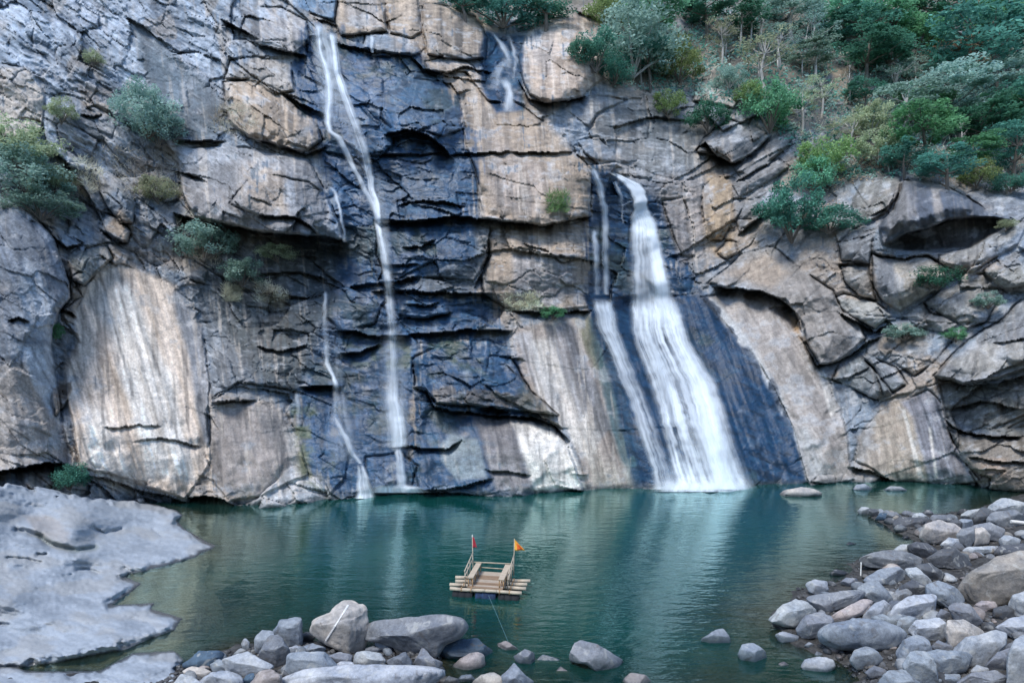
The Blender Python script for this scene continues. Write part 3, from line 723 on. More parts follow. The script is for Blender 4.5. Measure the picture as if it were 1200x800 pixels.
# colour zones: outline ; colour ; strength ; softness ; streak slope ; streak strength ; wetness
ZONES = [
 ("-160,-160;330,-160;350,0;300,60;262,100;200,165;120,200;60,250;-160,215", BLUEG * 1.25, .75, 30, .7, .5, 0),
 ("60,-20;150,15;215,55;266,110;250,128;200,70;140,40;60,30", cl(.36, .39, .44), .75, 16, .9, .8, 0),
 ("150,18;200,55;238,92;266,118;260,150;240,166;205,158;178,110;160,70", cl(.10, .125, .14), .8, 18, .1, .5, 0),
 ("-60,75;35,80;52,112;50,150;30,165;-60,165", PALET, .9, 8, .1, .4, 0), ("90,100;130,105;135,135;100,140", TAN, .8, 10, 0, .3, 0),
 ("60,150;130,140;150,200;120,230;70,210", cl(.36, .33, .30), .6, 22, 0, .4, 0),
 ("285,8;330,10;358,26;362,50;345,64;310,54;280,44", cl(.36, .33, .31), .9, 8, .1, .5, 0),
 ("262,96;302,93;336,114;350,140;340,172;290,162;268,140", TAN * 1.02, .95, 8, .05, .45, 0), ("300,66;340,68;346,108;322,112;300,96;262,92", PALET * .8, .8, 8, .0, .9, 0),
 ("210,175;300,176;360,186;384,230;398,262;345,275;228,254", cl(.215, .21, .21), .85, 12, 0, .6, 0), ("282,190;330,195;338,250;290,246", TAN * 1.1, .6, 14, 0, .6, 0), ("205,168;262,166;270,190;215,196", cl(.40, .42, .45), .6, 10, 0, .5, 0),
 ("345,-30;393,-30;393,26;380,23;350,10", cl(.10, .19, .29), .9, 4, 0, .3, .4),
 ("395,-40;560,-40;571,45;568,69;500,63;455,38;398,42", TAN * .98, .9, 6, 0, .75, 0), ("400,-10;440,-10;448,30;410,30", cl(.36, .34, .33), .6, 10, .4, .5, 0),
 ("608,62;622,28;660,8;700,10;708,50;702,95;680,112;640,121;609,82", cl(.36, .28, .215), .9, 8, 0, .8, 0), ("622,30;655,20;650,90;622,70", cl(.28, .26, .25), .5, 12, 0, .6, 0),
 ("500,72;548,75;592,110;662,163;691,200;691,262;600,262;565,256;560,215;548,180;535,130;520,95", TAN * .95, .92, 12, .12, .55, 0),
 ("560,262;692,258;692,365;600,365;570,340", TAN * .93, .85, 10, 0, .65, 0), ("575,160;640,200;640,250;580,245;565,200", cl(.33, .28, .25), .5, 20, .1, .7, 0),
 ("600,300;650,296;680,330;650,360;605,350", cl(.25, .25, .26), .7, 12, 0, .6, 0),
 # wet dark rock round the left fall, blue sky reflection painted in
 ("358,38;392,30;430,60;490,64;520,92;548,150;562,190;560,250;552,330;520,345;440,345;420,300;395,262;382,230;376,160;345,118;340,80", WET_SKY * 1.5, .9, 16, .1, .6, .85),
 ("385,290;430,300;440,345;575,343;580,380;540,400;500,420;484,470;490,580;395,580;345,540;350,470;330,430;340,340", WET_SKY * 1.6, .88, 18, 0, .6, .8),
 ("484,420;520,400;580,395;615,430;622,470;640,500;660,510;684,580;640,590;478,590;484,480", WET_SKY * 1.4, .9, 12, .1, .35, .85),
 ("440,195;545,200;556,250;450,256", cl(.07, .105, .15), .7, 14, .2, .5, .8), ("455,100;520,96;540,150;470,150", cl(.075, .115, .165), .8, 10, .2, .4, .8),
 ("470,62;520,90;500,120;455,92", cl(.08, .13, .18), .7, 10, .3, .4, .8),
 ("470,330;560,300;560,262;575,262;572,330;540,350", cl(.10, .115, .125), .8, 12, 0, .7, .5),
 # wet rock around the main fall, sky reflection painted in as blue
 ("690,190;740,215;770,212;800,262;818,330;830,345;690,350;688,260", WET_SKY * 1.15, .95, 9, 0, .6, .9),
 ("686,345;830,345;868,396;910,452;932,503;948,578;744,578;722,470;700,400", cl(.006, .037, .088), .98, 5, .38, .25, .8),
 ("700,190;740,170;800,200;780,240;740,210", cl(.25, .23, .21), .6, 12, 0, .4, 0),
 ("567,36;612,42;614,130;582,134;564,100;562,60", WET_SKY * 1.2, .95, 6, 0, .4, .9),
 # streaked wall and the white lime apron between the falls
 ("596,385;640,375;690,366;704,400;722,470;746,572;690,578;668,510;640,470;612,440", cl(.36, .30, .255), .95, 8, .28, 1.0, 0),
 ("655,372;668,370;716,500;700,520", cl(.17, .18, .19), .6, 6, .28, 1.0, 0), ("600,390;622,388;660,480;640,480", cl(.42, .42, .43), .6, 8, .25, 1.0, 0), ("690,400;702,398;735,520;722,520", cl(.16, .18, .2), .5, 6, .28, 1.0, 0),
 ("622,400;652,395;704,510;692,548;658,505;630,470", WHITE * .85, .6, 12, .3, 1.0, 0), ("640,380;672,380;700,470;680,490", cl(.2, .2, .21), .7, 8, .25, 1.2, 0),
 ("672,372;690,366;712,440;704,450", MOSS * 1.3, .45, 10, .3, .5, 0),
 ("604,507;640,496;668,520;686,574;624,576", WHITE * 1.12, .99, 6, .25, .4, 0), ("596,492;620,492;640,502;606,508", WHITE * .9, .8, 3, .3, .6, 0),
 ("555,490;600,490;626,575;580,575", cl(.22, .2, .19), .85, 10, .25, .6, .3), ("516,522;530,508;560,516;570,560;535,562;518,540", cl(.27, .31, .32), .8, 6, .1, .4, .2),
 ("500,455;560,458;622,460;655,487;620,483;510,473", cl(.12, .105, .09), .85, 8, 0, .6, .4),
 ("690,372;708,368;724,430;742,500;752,574;738,574;722,520;704,450", cl(.045, .095, .105), .85, 8, .3, .4, .2),
 ("682,510;705,535;735,545;746,572;700,575", PALET, .5, 10, .3, .8, 0),
 # left slab
 ("105,325;140,308;175,320;205,335;235,380;247,450;242,500;247,540;217,585;150,562;92,547;86,500;78,470;76,430;92,400;87,370", cl(.60, .50, .41), .98, 7, .27, .8, 0),
 ("118,345;150,330;205,450;226,560;170,560;150,470", WHITE * 1.08, .8, 14, .27, 1.0, 0), ("92,470;120,480;170,590;110,560", WHITE * 1.0, .65, 12, .4, 1.0, 0),
 ("205,338;262,335;300,370;310,410;296,440;250,466;247,450;236,380", cl(.15, .165, .18), .9, 9, .3, .8, 0), ("215,330;250,420;246,520;236,520;222,420;200,345", cl(.17, .195, .225), .8, 8, .2, .5, 0),
 ("247,474;290,468;332,475;352,520;362,556;302,584;247,560", cl(.30, .265, .24), .95, 8, .1, .25, 0), ("300,484;332,480;350,520;330,540", cl(.14, .14, .14), .6, 16, .3, .3, 0),
 ("264,602;302,584;342,545;372,560;388,586;340,602", cl(.46, .46, .46), .9, 8, .3, .4, 0), ("330,500;346,500;368,560;350,572", WHITE * .8, .6, 8, .3, .9, 0),
 ("300,440;345,440;345,480;300,470", cl(.10, .15, .2), .7, 14, 0, .8, .4),
 ("-160,215;0,227;26,243;63,280;82,330;82,350;61,402;66,440;84,550;20,554;-160,566", cl(.165, .19, .225), .96, 6, .4, .6, 0),
 ("-10,240;30,262;60,300;75,340;50,345;20,300;-20,270", cl(.13, .145, .165), .7, 10, .8, .5, 0), ("30,300;55,330;62,365;60,400;30,395;20,350", cl(.42, .46, .50), .6, 10, .5, .8, 0),  # the pale zone paints light falling on the rock's top
 ("-160,420;30,425;60,470;80,530;20,550;-160,560", cl(.33, .295, .26), .9, 16, .2, .5, 0), ("20,405;60,402;70,470;60,490;40,450", cl(.45, .49, .53), .7, 8, .5, .9, 0),  # the last, pale zone paints top light lower on the same rock
 ("61,456;83,447;85,456;65,488", BROWN * .9, .9, 3, 0, .3, 0), ("79,300;125,288;133,302;98,334", cl(.15, .165, .155), .9, 5, 0, .2, 0),
 ("130,265;200,285;230,320;150,306", cl(.30, .255, .22), .6, 14, 0, .4, 0), ("140,245;160,262;150,285;122,268", TAN * .9, .8, 6, 0, .3, 0),
 ("250,285;400,292;395,340;345,470;300,440;270,400;230,330", cl(.085, .095, .095), .85, 20, 0, .7, 0), ("395,270;440,262;445,300;400,300", cl(.06, .085, .08), .7, 10, 0, .6, .5),  # the first zone paints the recess's shade under the ledge
 ("300,330;330,335;335,365;300,355", cl(.28, .24, .17), .6, 10, 0, .5, 0),
 # right side
 ("735,118;830,100;835,200;760,205;690,150", cl(0.160, 0.164, 0.160), .8, 18, 0, .7, 0), ("700,125;800,130;800,168;720,160", cl(.105, .12, .13), .8, 14, 0, 1.0, 0), ("720,150;740,145;735,170;722,168", PALET, .7, 6, 0, 1, 0),
 ("826,200;860,206;862,260;858,300;838,300;826,280", cl(0.336, 0.248, 0.160), .9, 7, 0, .8, 0), ("770,205;826,200;826,300;800,310;780,260", cl(0.272, 0.240, 0.216), .8, 12, .1, .8, 0),
 ("812,118;815,95;850,91;872,110;860,126", cl(0.336, 0.296, 0.248), .9, 5, 0, .7, 0), ("824,162;855,139;906,156;935,150;912,212;866,272;858,215", cl(0.172, 0.172, 0.172), .9, 7, -.6, .5, 0),
 ("830,165;860,180;856,210;826,205", cl(0.160, 0.112, 0.072), .6, 8, 0, .5, 0),
 ("830,332;868,298;906,288;942,318;978,342;1006,376;1016,398;962,428;941,380;890,343", cl(0.248, 0.228, 0.208), .92, 7, .5, .45, 0), ("850,320;900,296;925,320;905,338;870,330", TAN * .9, .6, 12, .6, .5, 0),
 ("838,340;890,345;932,366;944,402;920,375;880,355", BROWN, .85, 5, .4, .4, 0), ("925,370;936,376;942,400;930,390", ORANGE * .8, .7, 4, 0, .4, 0),
 ("820,347;850,347;890,356;925,378;966,440;986,480;1002,562;948,570;930,500;910,460;850,380", cl(0.304, 0.272, 0.244), .96, 6, .6, .6, 0),
 ("820,347;838,352;872,392;915,460;934,515;928,510;905,460;862,396", cl(0.480, 0.496, 0.496), .7, 8, .6, .5, 0), ("958,430;970,440;985,480;975,490", WHITE * .95, .85, 4, .45, .5, 0),
 ("930,500;948,500;975,560;948,566", cl(0.352, 0.376, 0.384), .5, 14, .4, .6, 0),
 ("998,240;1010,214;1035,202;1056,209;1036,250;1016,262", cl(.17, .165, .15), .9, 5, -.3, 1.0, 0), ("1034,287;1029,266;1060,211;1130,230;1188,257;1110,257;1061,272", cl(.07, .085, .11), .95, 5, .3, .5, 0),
 ("1045,225;1062,216;1072,250;1050,272;1034,280", cl(0.288, 0.272, 0.256), .6, 12, 0, .7, 0), ("1092,222;1100,222;1106,256;1096,258", PALET * .8, .6, 5, .2, .4, 0),
 ("1037,288;1061,272;1085,266;1110,257;1150,254;1188,258;1140,290;1070,294", cl(.065, .062, .058), .95, 3, 0, .4, 0),  # overhang underside, its shade painted into the colour
 ("1130,228;1160,215;1260,222;1260,262;1190,258", cl(.15, .165, .185), .85, 10, .5, .4, 0),
 ("1100,300;1140,291;1190,259;1204,262;1142,319", cl(0.192, 0.188, 0.176), .9, 5, 0, .8, 0), ("983,286;1015,263;1023,276;1019,309;986,306", cl(0.168, 0.176, 0.184), .9, 5, 0, .6, 0),
 ("1040,305;1086,300;1122,319;1086,346;1053,365;1040,340", cl(0.296, 0.268, 0.224), .9, 10, .4, .8, 0), ("1021,297;1046,304;1052,350;1030,345", cl(0.164, 0.176, 0.192), .9, 7, 0, .5, 0),
 ("980,350;1026,353;1044,370;1026,386;985,362", cl(0.296, 0.292, 0.268), .95, 4, 0, .2, 0), ("985,311;1018,311;1026,352;990,330", cl(0.216, 0.200, 0.176), .8, 6, 0, .3, 0),
 ("1055,371;1082,353;1123,381;1106,389", cl(0.216, 0.208, 0.196), .9, 5, 0, .4, 0), ("1084,352;1152,321;1176,341;1131,386", cl(0.208, 0.196, 0.176), .9, 6, .4, .5, 0), ("1115,345;1135,340;1130,370;1112,366", cl(.16, .175, .19), .7, 8, 0, .3, 0),
 ("1152,318;1260,300;1260,345;1178,341", cl(0.192, 0.188, 0.168), .9, 8, 0, .4, 0), ("1093,440;1200,347;1360,332;1360,470;1240,436;1128,450", cl(0.184, 0.188, 0.192), .93, 8, -.6, .8, 0),
 ("1110,425;1150,405;1200,400;1200,430;1140,445", cl(0.288, 0.272, 0.240), .75, 12, -.5, .5, 0), ("1200,390;1215,388;1225,430;1205,430", cl(0.128, 0.144, 0.176), .6, 8, 0, .5, 0),
 ("977,446;1005,414;1062,450;1036,466;1000,456", cl(.13, .145, .15), .9, 5, .5, .7, 0), ("1010,418;1045,430;1055,450;1030,445", cl(0.240, 0.256, 0.280), .55, 6, .8, 1, 0),
 ("1000,566;1005,512;1030,482;1056,471;1070,490;1090,566", cl(0.320, 0.272, 0.220), .95, 8, .15, .8, 0), ("1055,471;1086,456;1102,472;1131,540;1152,566;1090,566;1070,490", cl(0.216, 0.216, 0.240), .95, 8, .3, 1.0, 0),
 ("1056,480;1060,480;1082,560;1076,560", WHITE * .95, .8, 2.5, .25, .3, 0), ("1088,500;1091,500;1099,560;1095,560", WHITE * .95, .75, 2.5, .2, .3, 0), ("1005,512;1025,490;1012,560;1000,562", cl(0.152, 0.160, 0.168), .6, 12, .1, .5, 0),
 ("1100,450;1180,456;1360,462;1360,524;1180,512;1108,490", cl(.19, .185, .165), .9, 8, -.3, .7, 0), ("1111,502;1180,513;1360,524;1360,590;1150,575", cl(0.200, 0.176, 0.148), .92, 8, 0, .5, 0), ("1150,538;1180,536;1180,560;1150,560", cl(0.304, 0.224, 0.168), .6, 8, 0, .4, 0),
]
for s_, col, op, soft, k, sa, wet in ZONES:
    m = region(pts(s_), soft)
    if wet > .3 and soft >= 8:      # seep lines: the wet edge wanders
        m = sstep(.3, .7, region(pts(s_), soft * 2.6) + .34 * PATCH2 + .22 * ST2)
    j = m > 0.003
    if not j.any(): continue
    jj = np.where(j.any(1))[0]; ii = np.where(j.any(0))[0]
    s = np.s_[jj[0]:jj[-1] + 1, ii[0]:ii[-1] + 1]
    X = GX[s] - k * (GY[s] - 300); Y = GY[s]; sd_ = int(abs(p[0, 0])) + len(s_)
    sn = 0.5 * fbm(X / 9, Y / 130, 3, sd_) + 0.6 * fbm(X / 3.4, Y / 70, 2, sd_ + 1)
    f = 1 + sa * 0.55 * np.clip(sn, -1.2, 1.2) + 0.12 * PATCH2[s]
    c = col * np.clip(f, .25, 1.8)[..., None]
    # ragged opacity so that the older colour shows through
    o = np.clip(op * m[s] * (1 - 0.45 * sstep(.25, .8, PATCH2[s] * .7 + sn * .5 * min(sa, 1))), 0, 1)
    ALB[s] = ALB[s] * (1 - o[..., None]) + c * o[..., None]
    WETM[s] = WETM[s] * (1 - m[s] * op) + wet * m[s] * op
# vegetated slope: soil and leaf litter
lay(soil * sstep(-.6, .1, PATCH2 + .4), SOIL, .8)
for s_ in ("975,85;995,80;1000,110;978,120", "995,118;1020,112;1022,138;1000,140"):
    lay(region(pts(s_), 6), TAN * .85, .9)
# the upper left: slanting bedding, pale on its worn edges, slate blue between
lay(ul * sstep(-.15, .5, b_ + .4 * fbm(GX / 50, GY / 50, 3, 149)), cl(.40, .45, .51), .8)
lay(ul * sstep(.15, .6, -b_ - .5 * fbm(GX / 50, GY / 50, 3, 149)), cl(.10, .13, .17), .65)
lay(ul * sstep(.35, .7, fbm(GX / 22, GY / 34, 3, 145)), cl(.32, .28, .24), .6)
# dark weathering patches over the dry rock
lay((1 - WETM) * (1 - soil) * sstep(.15, .6, fbm(GX / 60, GY / 42, 4, 151) + .25 * PATCH2) * (.35 + .65 * sstep(860, 960, GX)) * np.clip(ROUGH * 1.5, .25, 1), cl(.13, .14, .15), .42)
# drips of dark varnish and pale lime down the dry faces
dry = (1 - np.clip(WETM * 1.3, 0, 1)) * (1 - .75 * sstep(800, 880, GX)) * (.35 + .65 * sstep(180, 330, GX + .5 * GY))
lay(dry * sstep(.32, .75, ST + .35 * PATCH) * (1 - soil), BLACK * 2.4, .5)
lay(dry * sstep(.45, .85, streaks(0.1, 5, 60, 121) - .2 * PATCH) * (1 - soil), PALET * 1.1, .45)
lay(sstep(.5, .8, PATCH2 - .4 * PATCH) * (1 - soil) * (1 - WETM), cl(.5, .5, .5), .3)       # pale lichen
SLIDE = region(pts('686,345;830,345;868,396;910,452;932,503;948,578;744,578;722,470;700,400'), 8)
SLIDE *= sstep(-.5, -.05, fbm(GX / 14, GY / 20, 3, 157) - 1 + 1.25 * SLIDE)
lay(SLIDE, cl(.006, .034, .080), .75)  # wet slide, its deep blue sky reflection painted in
su_ = fbm((GX + .5 * GY) / 18, (GY - .45 * GX) / 5, 4, 159)
lay(SLIDE * sstep(.0, .5, su_), cl(.006, .015, .028), .65)
lay(SLIDE * sstep(.45, .8, -su_), cl(.03, .085, .15), .5)
lay(WETM * (1 - .8 * SLIDE) * sstep(.3, .75, fbm(GX / 22, GY / 8, 4, 153)), cl(.040, .112, .185), .5)  # light blue sky highlights painted on the wet rock
lay(WETM * (1 - .6 * SLIDE) * sstep(.1, .6, fbm(GX / 14, GY / 9, 4, 155)), cl(.010, .020, .034), .6)
lay(WETM * (1 - .7 * SLIDE) * sstep(.35, .7, PATCH - .3 * PATCH2), MOSS * .6, .5)
for s_, o_ in (("340,480;365,470;400,560;390,585;352,560", .7), ("400,395;470,392;490,420;480,432;410,428", .55), ("490,400;540,395;545,420;500,425", .4), ("525,410;575,405;570,440;530,430", .5)):
    lay(region(pts(s_), 10) * sstep(-.3, .4, PATCH2), MOSS, o_)
ALB *= (1 + 0.22 * CELL * (.3 + ROUGH))[..., None]
ALB *= (1 + 0.10 * ST2 * dry)[..., None]
# fine grain and flecks along the bedding
for mk, ang in ((mL, 33), (mC, 4), (mR, -24)):
    u, v = rot(GX, GY, ang, 7, 2.2)
    g_ = fbm(u, v, 4, 131)
    ALB *= (1 + mk * .30 * np.clip(g_, -1.2, 1.2) * (.4 + .6 * np.clip(ROUGH, 0, 1)))[..., None]
    lay(mk * sstep(.5, .9, fbm(u * .6, v * .7, 3, 133)) * (1 - .8 * WETM) * (1 - soil) * np.clip(ROUGH * 1.6, .08, 1), cl(.46, .47, .48), .45)
    lay(mk * sstep(.6, .9, fbm(u * .5, v * .8, 3, 135)) * ROUGH, BLACK * 2.2, .35)
lay(JOINT, BLACK * 1.3, .28)
# the joints hold dirt and damp
lay(np.exp(-(EDGE / 1.0) ** 2), BLACK * 1.5, .38)
ALB = np.clip(ALB, .006, .8)

P3 = PT(GX, GY, D)
WL = sstep(0.55, 0.05, P3[..., 2] + 0.15 * PATCH2)         # the damp band at the waterline
lay(WL * .8, cl(.045, .055, .06)); WETM = np.maximum(WETM, WL)
dX = np.gradient(P3, axis=1); dY = np.gradient(P3, axis=0)
NRM = np.cross(dX, dY); NRM /= np.linalg.norm(NRM, axis=-1, keepdims=True) + 1e-12
flip = np.sign((NRM * (P3 - np.array([0, 0, CAMZ]))).sum(-1)) > 0
NRM[flip] *= -1

def Dat(px, py):
    px = np.asarray(px, float); py = np.asarray(py, float)
    return bil(D, (px + 150) / STEP, (py + 150) / STEP)

_k = max(1, int(4 / STEP))
Dmin = D.copy()
for _ in range(3):                     # foremost rock within a few pixels: what falling water clears
    q = np.pad(Dmin, 1, mode='edge')
    Dmin = np.minimum.reduce([q[1:-1, 1:-1], q[:-2, 1:-1], q[2:, 1:-1], q[1:-1, :-2], q[1:-1, 2:]])
for _ in range(10):
    q = np.pad(Dmin, 1, mode='edge')
    Dmin = (q[1:-1, 1:-1] * 2 + q[:-2, 1:-1] + q[2:, 1:-1] + q[1:-1, :-2] + q[1:-1, 2:]) / 6
def Dfore(px, py):
    return bil(Dmin, (np.asarray(px, float) + 150) / STEP, (np.asarray(py, float) + 150) / STEP)

def cut_mesh(name, sel):
    """the quads of the relief chosen by sel as a mesh of their own"""
    j, i = np.where(sel)
    a = j * NX + i
    F = np.stack([a, a + NX, a + NX + 1, a + 1], 1)
    u, inv = np.unique(F.ravel(), return_inverse=True)
    return mesh_np(name, P3.reshape(-1, 3)[u], inv.reshape(F.shape), M_CLIFF, True, {"albedo": ALB.reshape(-1, 3)[u]},
                   {"wet": WETM.ravel()[u]}, NRM.reshape(-1, 3)[u])

Fz = P3[:-1, :-1, 2] > -1.6
Fid = BID[:-1, :-1]
cliff = link("cliff", cut_mesh("cliff", Fz & (Fid < 0)))
tag(cliff, "tall stepped cliff of weathered tan and blue-grey rock round the plunge pool", None, None, 'structure')
for bi, b in enumerate(BLOCKS):
    sel = Fz & (Fid == bi)
    if sel.sum() > 20:
        link(b[6], cut_mesh(b[6], sel), cliff)
# ------------------------------------------------------------------ pool bed and banks, smooth rock shelf on the left, the pool
def on_level(px, py, z=0.0):
    d = FPX * (CAMZ - z) / (np.asarray(py, float) - 400.0)
    return np.stack([(np.asarray(px, float) - 600) / FPX * d, d], -1)
LANDPX = pts("1400,572;1205,579;1140,600;1050,603;1008,599;1050,622;1086,640;1040,650;1005,660;985,682;940,690;925,706;900,729;930,752;962,768;1000,774;1022,800;900,832;700,832;560,808;524,795;510,768;430,760;350,752;300,757;255,770;214,780;150,795;60,790;-60,800;-300,815")
LAND = [tuple(on_level(a, b)) for a, b in LANDPX] + [(-80, 12), (-80, -160), (120, -160), (120, 46)]
def bed_z(x, y):
    sd = poly_sd(LAND, x, y)
    z = np.where(sd > 0, np.minimum(0.10 + 0.10 * sd, 1.6), np.maximum(0.02 + 0.26 * sd, -3.2))
    return z + 0.10 * fbm(x / 1.7, y / 1.7, 3, 301) + 0.05 * fbm(x / .5, y / .5, 2, 302)
xs = np.r_[-400, -300, -200, -160, -120, -90, -75, -60, np.arange(-45, 45, .28), 50, 60, 80, 120, 200, 400]
ys = np.r_[-300, -200, -140, -110, -95, -80, -65, -50, -35, -22, -10, 0, 6, np.arange(10, 52, .28), 60, 80, 120, 250]
BX, BY = np.meshgrid(xs, ys)
BZ = bed_z(BX, BY)
BZ = np.where(BY > 55, np.minimum(BZ, -3.0), BZ)
# unseen valley slope added behind the camera to block the low sky
far_ = np.maximum(-22 - BY, 0); BZ = np.where(BY < 0, BZ + np.minimum(far_ * .75, 55), BZ)
def grid_faces(nx, ny):
    j, i = np.mgrid[0:ny - 1, 0:nx - 1]
    a = (j * nx + i).ravel()
    return np.stack([a, a + 1, a + nx + 1, a + nx], 1)
tag(link("ground", mesh_np("ground", np.stack([BX, BY, BZ], -1).reshape(-1, 3), grid_faces(len(xs), len(ys)), M_BED)),
    "gravelly grey-brown bed and banks of the pool", None, None, 'structure')

# the shelf
SHELF = pts("-200,556;0,561;60,569;120,579;170,588;205,598;214,604;206,611;220,622;252,640;232,650;208,658;185,664;152,671;146,676;166,684;150,695;130,709;180,706;176,713;190,718;214,725;205,736;180,746;148,759;108,767;60,776;20,781;-200,790")
SHELFZ = np.array([[0, 560, 3.6], [60, 572, 2.6], [120, 590, 1.5], [190, 604, .5], [0, 610, 2.3], [-150, 560, 4.5], [-150, 650, 2.2], [60, 620, 1.5], [70, 640, 1.15], [110, 640, .55],
                   [0, 660, 1.35], [0, 720, .75], [80, 690, .55], [120, 650, .45], [200, 640, .2], [225, 642, .16], [145, 680, .22], [190, 728, .16], [140, 735, .3], [60, 760, .25],
                   [0, 775, .2], [-150, 760, .9], [250, 700, .1], [250, 780, .15], [50, 800, .3], [-150, 820, .5], [180, 780, .28], [120, 800, .3], [130, 615, .8], [40, 600, 2.0], [85, 622, 1.6]], float)
wz = tps_fit(SHELFZ[:, :2], SHELFZ[:, 2])
sx_ = np.arange(-190, 335, 1.6); sy_ = np.arange(540, 840, 1.3)
SX, SY = np.meshgrid(sx_, sy_)
SWX = SX + 1.6 * fbm(SX / 16, SY / 10, 3, 331) + .7 * fbm(SX / 4, SY / 3, 2, 338); SWY = SY + .9 * fbm(SX / 16, SY / 10, 3, 332)
SHELF2 = pts('-200,779;0,777;30,785;60,787;118,786;140,773;155,766;205,762;213,772;208,800;218,860;-200,860')
sdS = np.maximum(poly_sd(SHELF, SWX, SWY), poly_sd(SHELF2, SWX, SWY))
SZ = tps_eval(SHELFZ[:, :2], wz, SX, SY)
SZ = np.maximum(SZ, .12)
lay1 = 0.035 * fbm((SX + 1.2 * SY) / 60, (SY - .25 * SX) / 7, 3, 335)
SZ = SZ + 0.20 * fbm(SX / 60, SY / 26, 2, 336) * sstep(0, 30, sdS) + lay1 * sstep(0, 12, sdS) + 0.015 * fbm(SX / 5, SY / 3, 3, 337)
for s_, dp, wd in (("10,652;30,655;48,659", .2, 2), ("90,668;105,667;114,670", .3, 2.5), ("44,650;50,650;54,649", .25, 2), ("20,620;46,628;60,640;76,642;90,646;112,641", .45, 3.5), ("110,618;124,624;142,620", .3, 2.5),
                   ("138,675;158,684;166,690", .2, 2), ("0,731;10,732", .3, 2), ("75,674;84,673", .2, 2), ("180,620;190,626", .2, 2)):
    dl = line_dist(pts(s_), SWX, SWY); SZ -= .45 * dp * np.exp(-(dl / wd) ** 2)
SZ = np.where(sdS > 0, np.maximum(SZ, .05) * sstep(-1, 9 + 5 * fbm(SX / 12, SY / 8, 3, 339), sdS) + .02, .02 + 0.032 * sdS)
SZ = np.maximum(SZ, -1.6)
SD_ = FPX * (CAMZ - SZ) / (SY - 400.0)
SP = PT(SX, SY, SD_)
SA = np.zeros(SX.shape + (3,)) + cl(.285, .32, .36)
def slay(m, c, op):
    global SA
    m = np.clip(m * op, 0, 1)[..., None]; SA = SA * (1 - m) + c * m
n_a = fbm(SX / 40, SY / 16, 4, 341); n_b = fbm((SX + SY) / 14, SY / 3, 4, 342); n_c = fbm(SX / 3, SY / 2, 3, 343)
slay(sstep(.0, .5, n_a), cl(.28, .275, .26), .5); slay(sstep(.1, .6, -n_a + .4 * n_b), cl(.19, .22, .255), .55)
slay(sstep(.3, .8, n_b), cl(.30, .33, .36), .4); slay(sstep(.45, .8, n_c - .2 * n_a), cl(.2, .21, .22), .2)
mm = sstep(8, 0, poly_sd(pts("28,603;60,604;82,625;78,634;58,636;40,622"), SWX, SWY) * -1 + 4); slay(mm, cl(.30, .265, .235), .55)
slay(sstep(6, 0, line_dist(pts("44,626;60,636;90,645;112,640"), SWX, SWY)), cl(.10, .12, .09), .6)
slay(sstep(0, -.12, SZ), cl(.20, .19, .155), .9); wet_s = sstep(.11, .04, SZ + .02 * n_b); slay(wet_s * sstep(-.12, -.02, SZ), cl(.045, .05, .055), .9)
j, i = np.mgrid[0:SX.shape[0] - 1, 0:SX.shape[1] - 1]
a = (j * SX.shape[1] + i)
selS = (SZ[:-1, :-1] > -1.5)
a = a[selS]
nxs = SX.shape[1]
F = np.stack([a, a + nxs, a + nxs + 1, a + 1], 1)
u, inv = np.unique(F.ravel(), return_inverse=True)
tag(link("rock_shelf", mesh_np("rock_shelf", SP.reshape(-1, 3)[u], inv.reshape(F.shape), M_SHELF, True, {"albedo": SA.reshape(-1, 3)[u]}, {"wet": wet_s.ravel()[u]})),
    "smooth pale blue-grey rock shelf sloping into the pool at left", None, None, 'structure')

# the pool surface, with the depth of water under every point
wx_ = np.arange(-60, 75, .5); wy_ = np.arange(8, 62, .5)
PX_, PY_ = np.meshgrid(wx_, wy_)
dep = np.maximum(-bed_z(PX_, PY_), 0)
SHELFW = [tuple(on_level(a_, b_)) for a_, b_ in SHELF if b_ > 600] + [(-60, 18), (-60, 40)]
sdw = -poly_sd(SHELFW, PX_, PY_)
dep = np.minimum(dep, np.maximum(0.06 + 0.085 * sdw + .02 * np.maximum(sdw, 0) ** 2, 0.02))
tag(link("water", mesh_np("water", np.stack([PX_, PY_, 0 * PX_], -1).reshape(-1, 3), grid_faces(len(wx_), len(wy_)), M_POOL, True, None, {"depth": dep.ravel()})),
    "still teal-green plunge pool with fine ripples", None, None, 'structure')

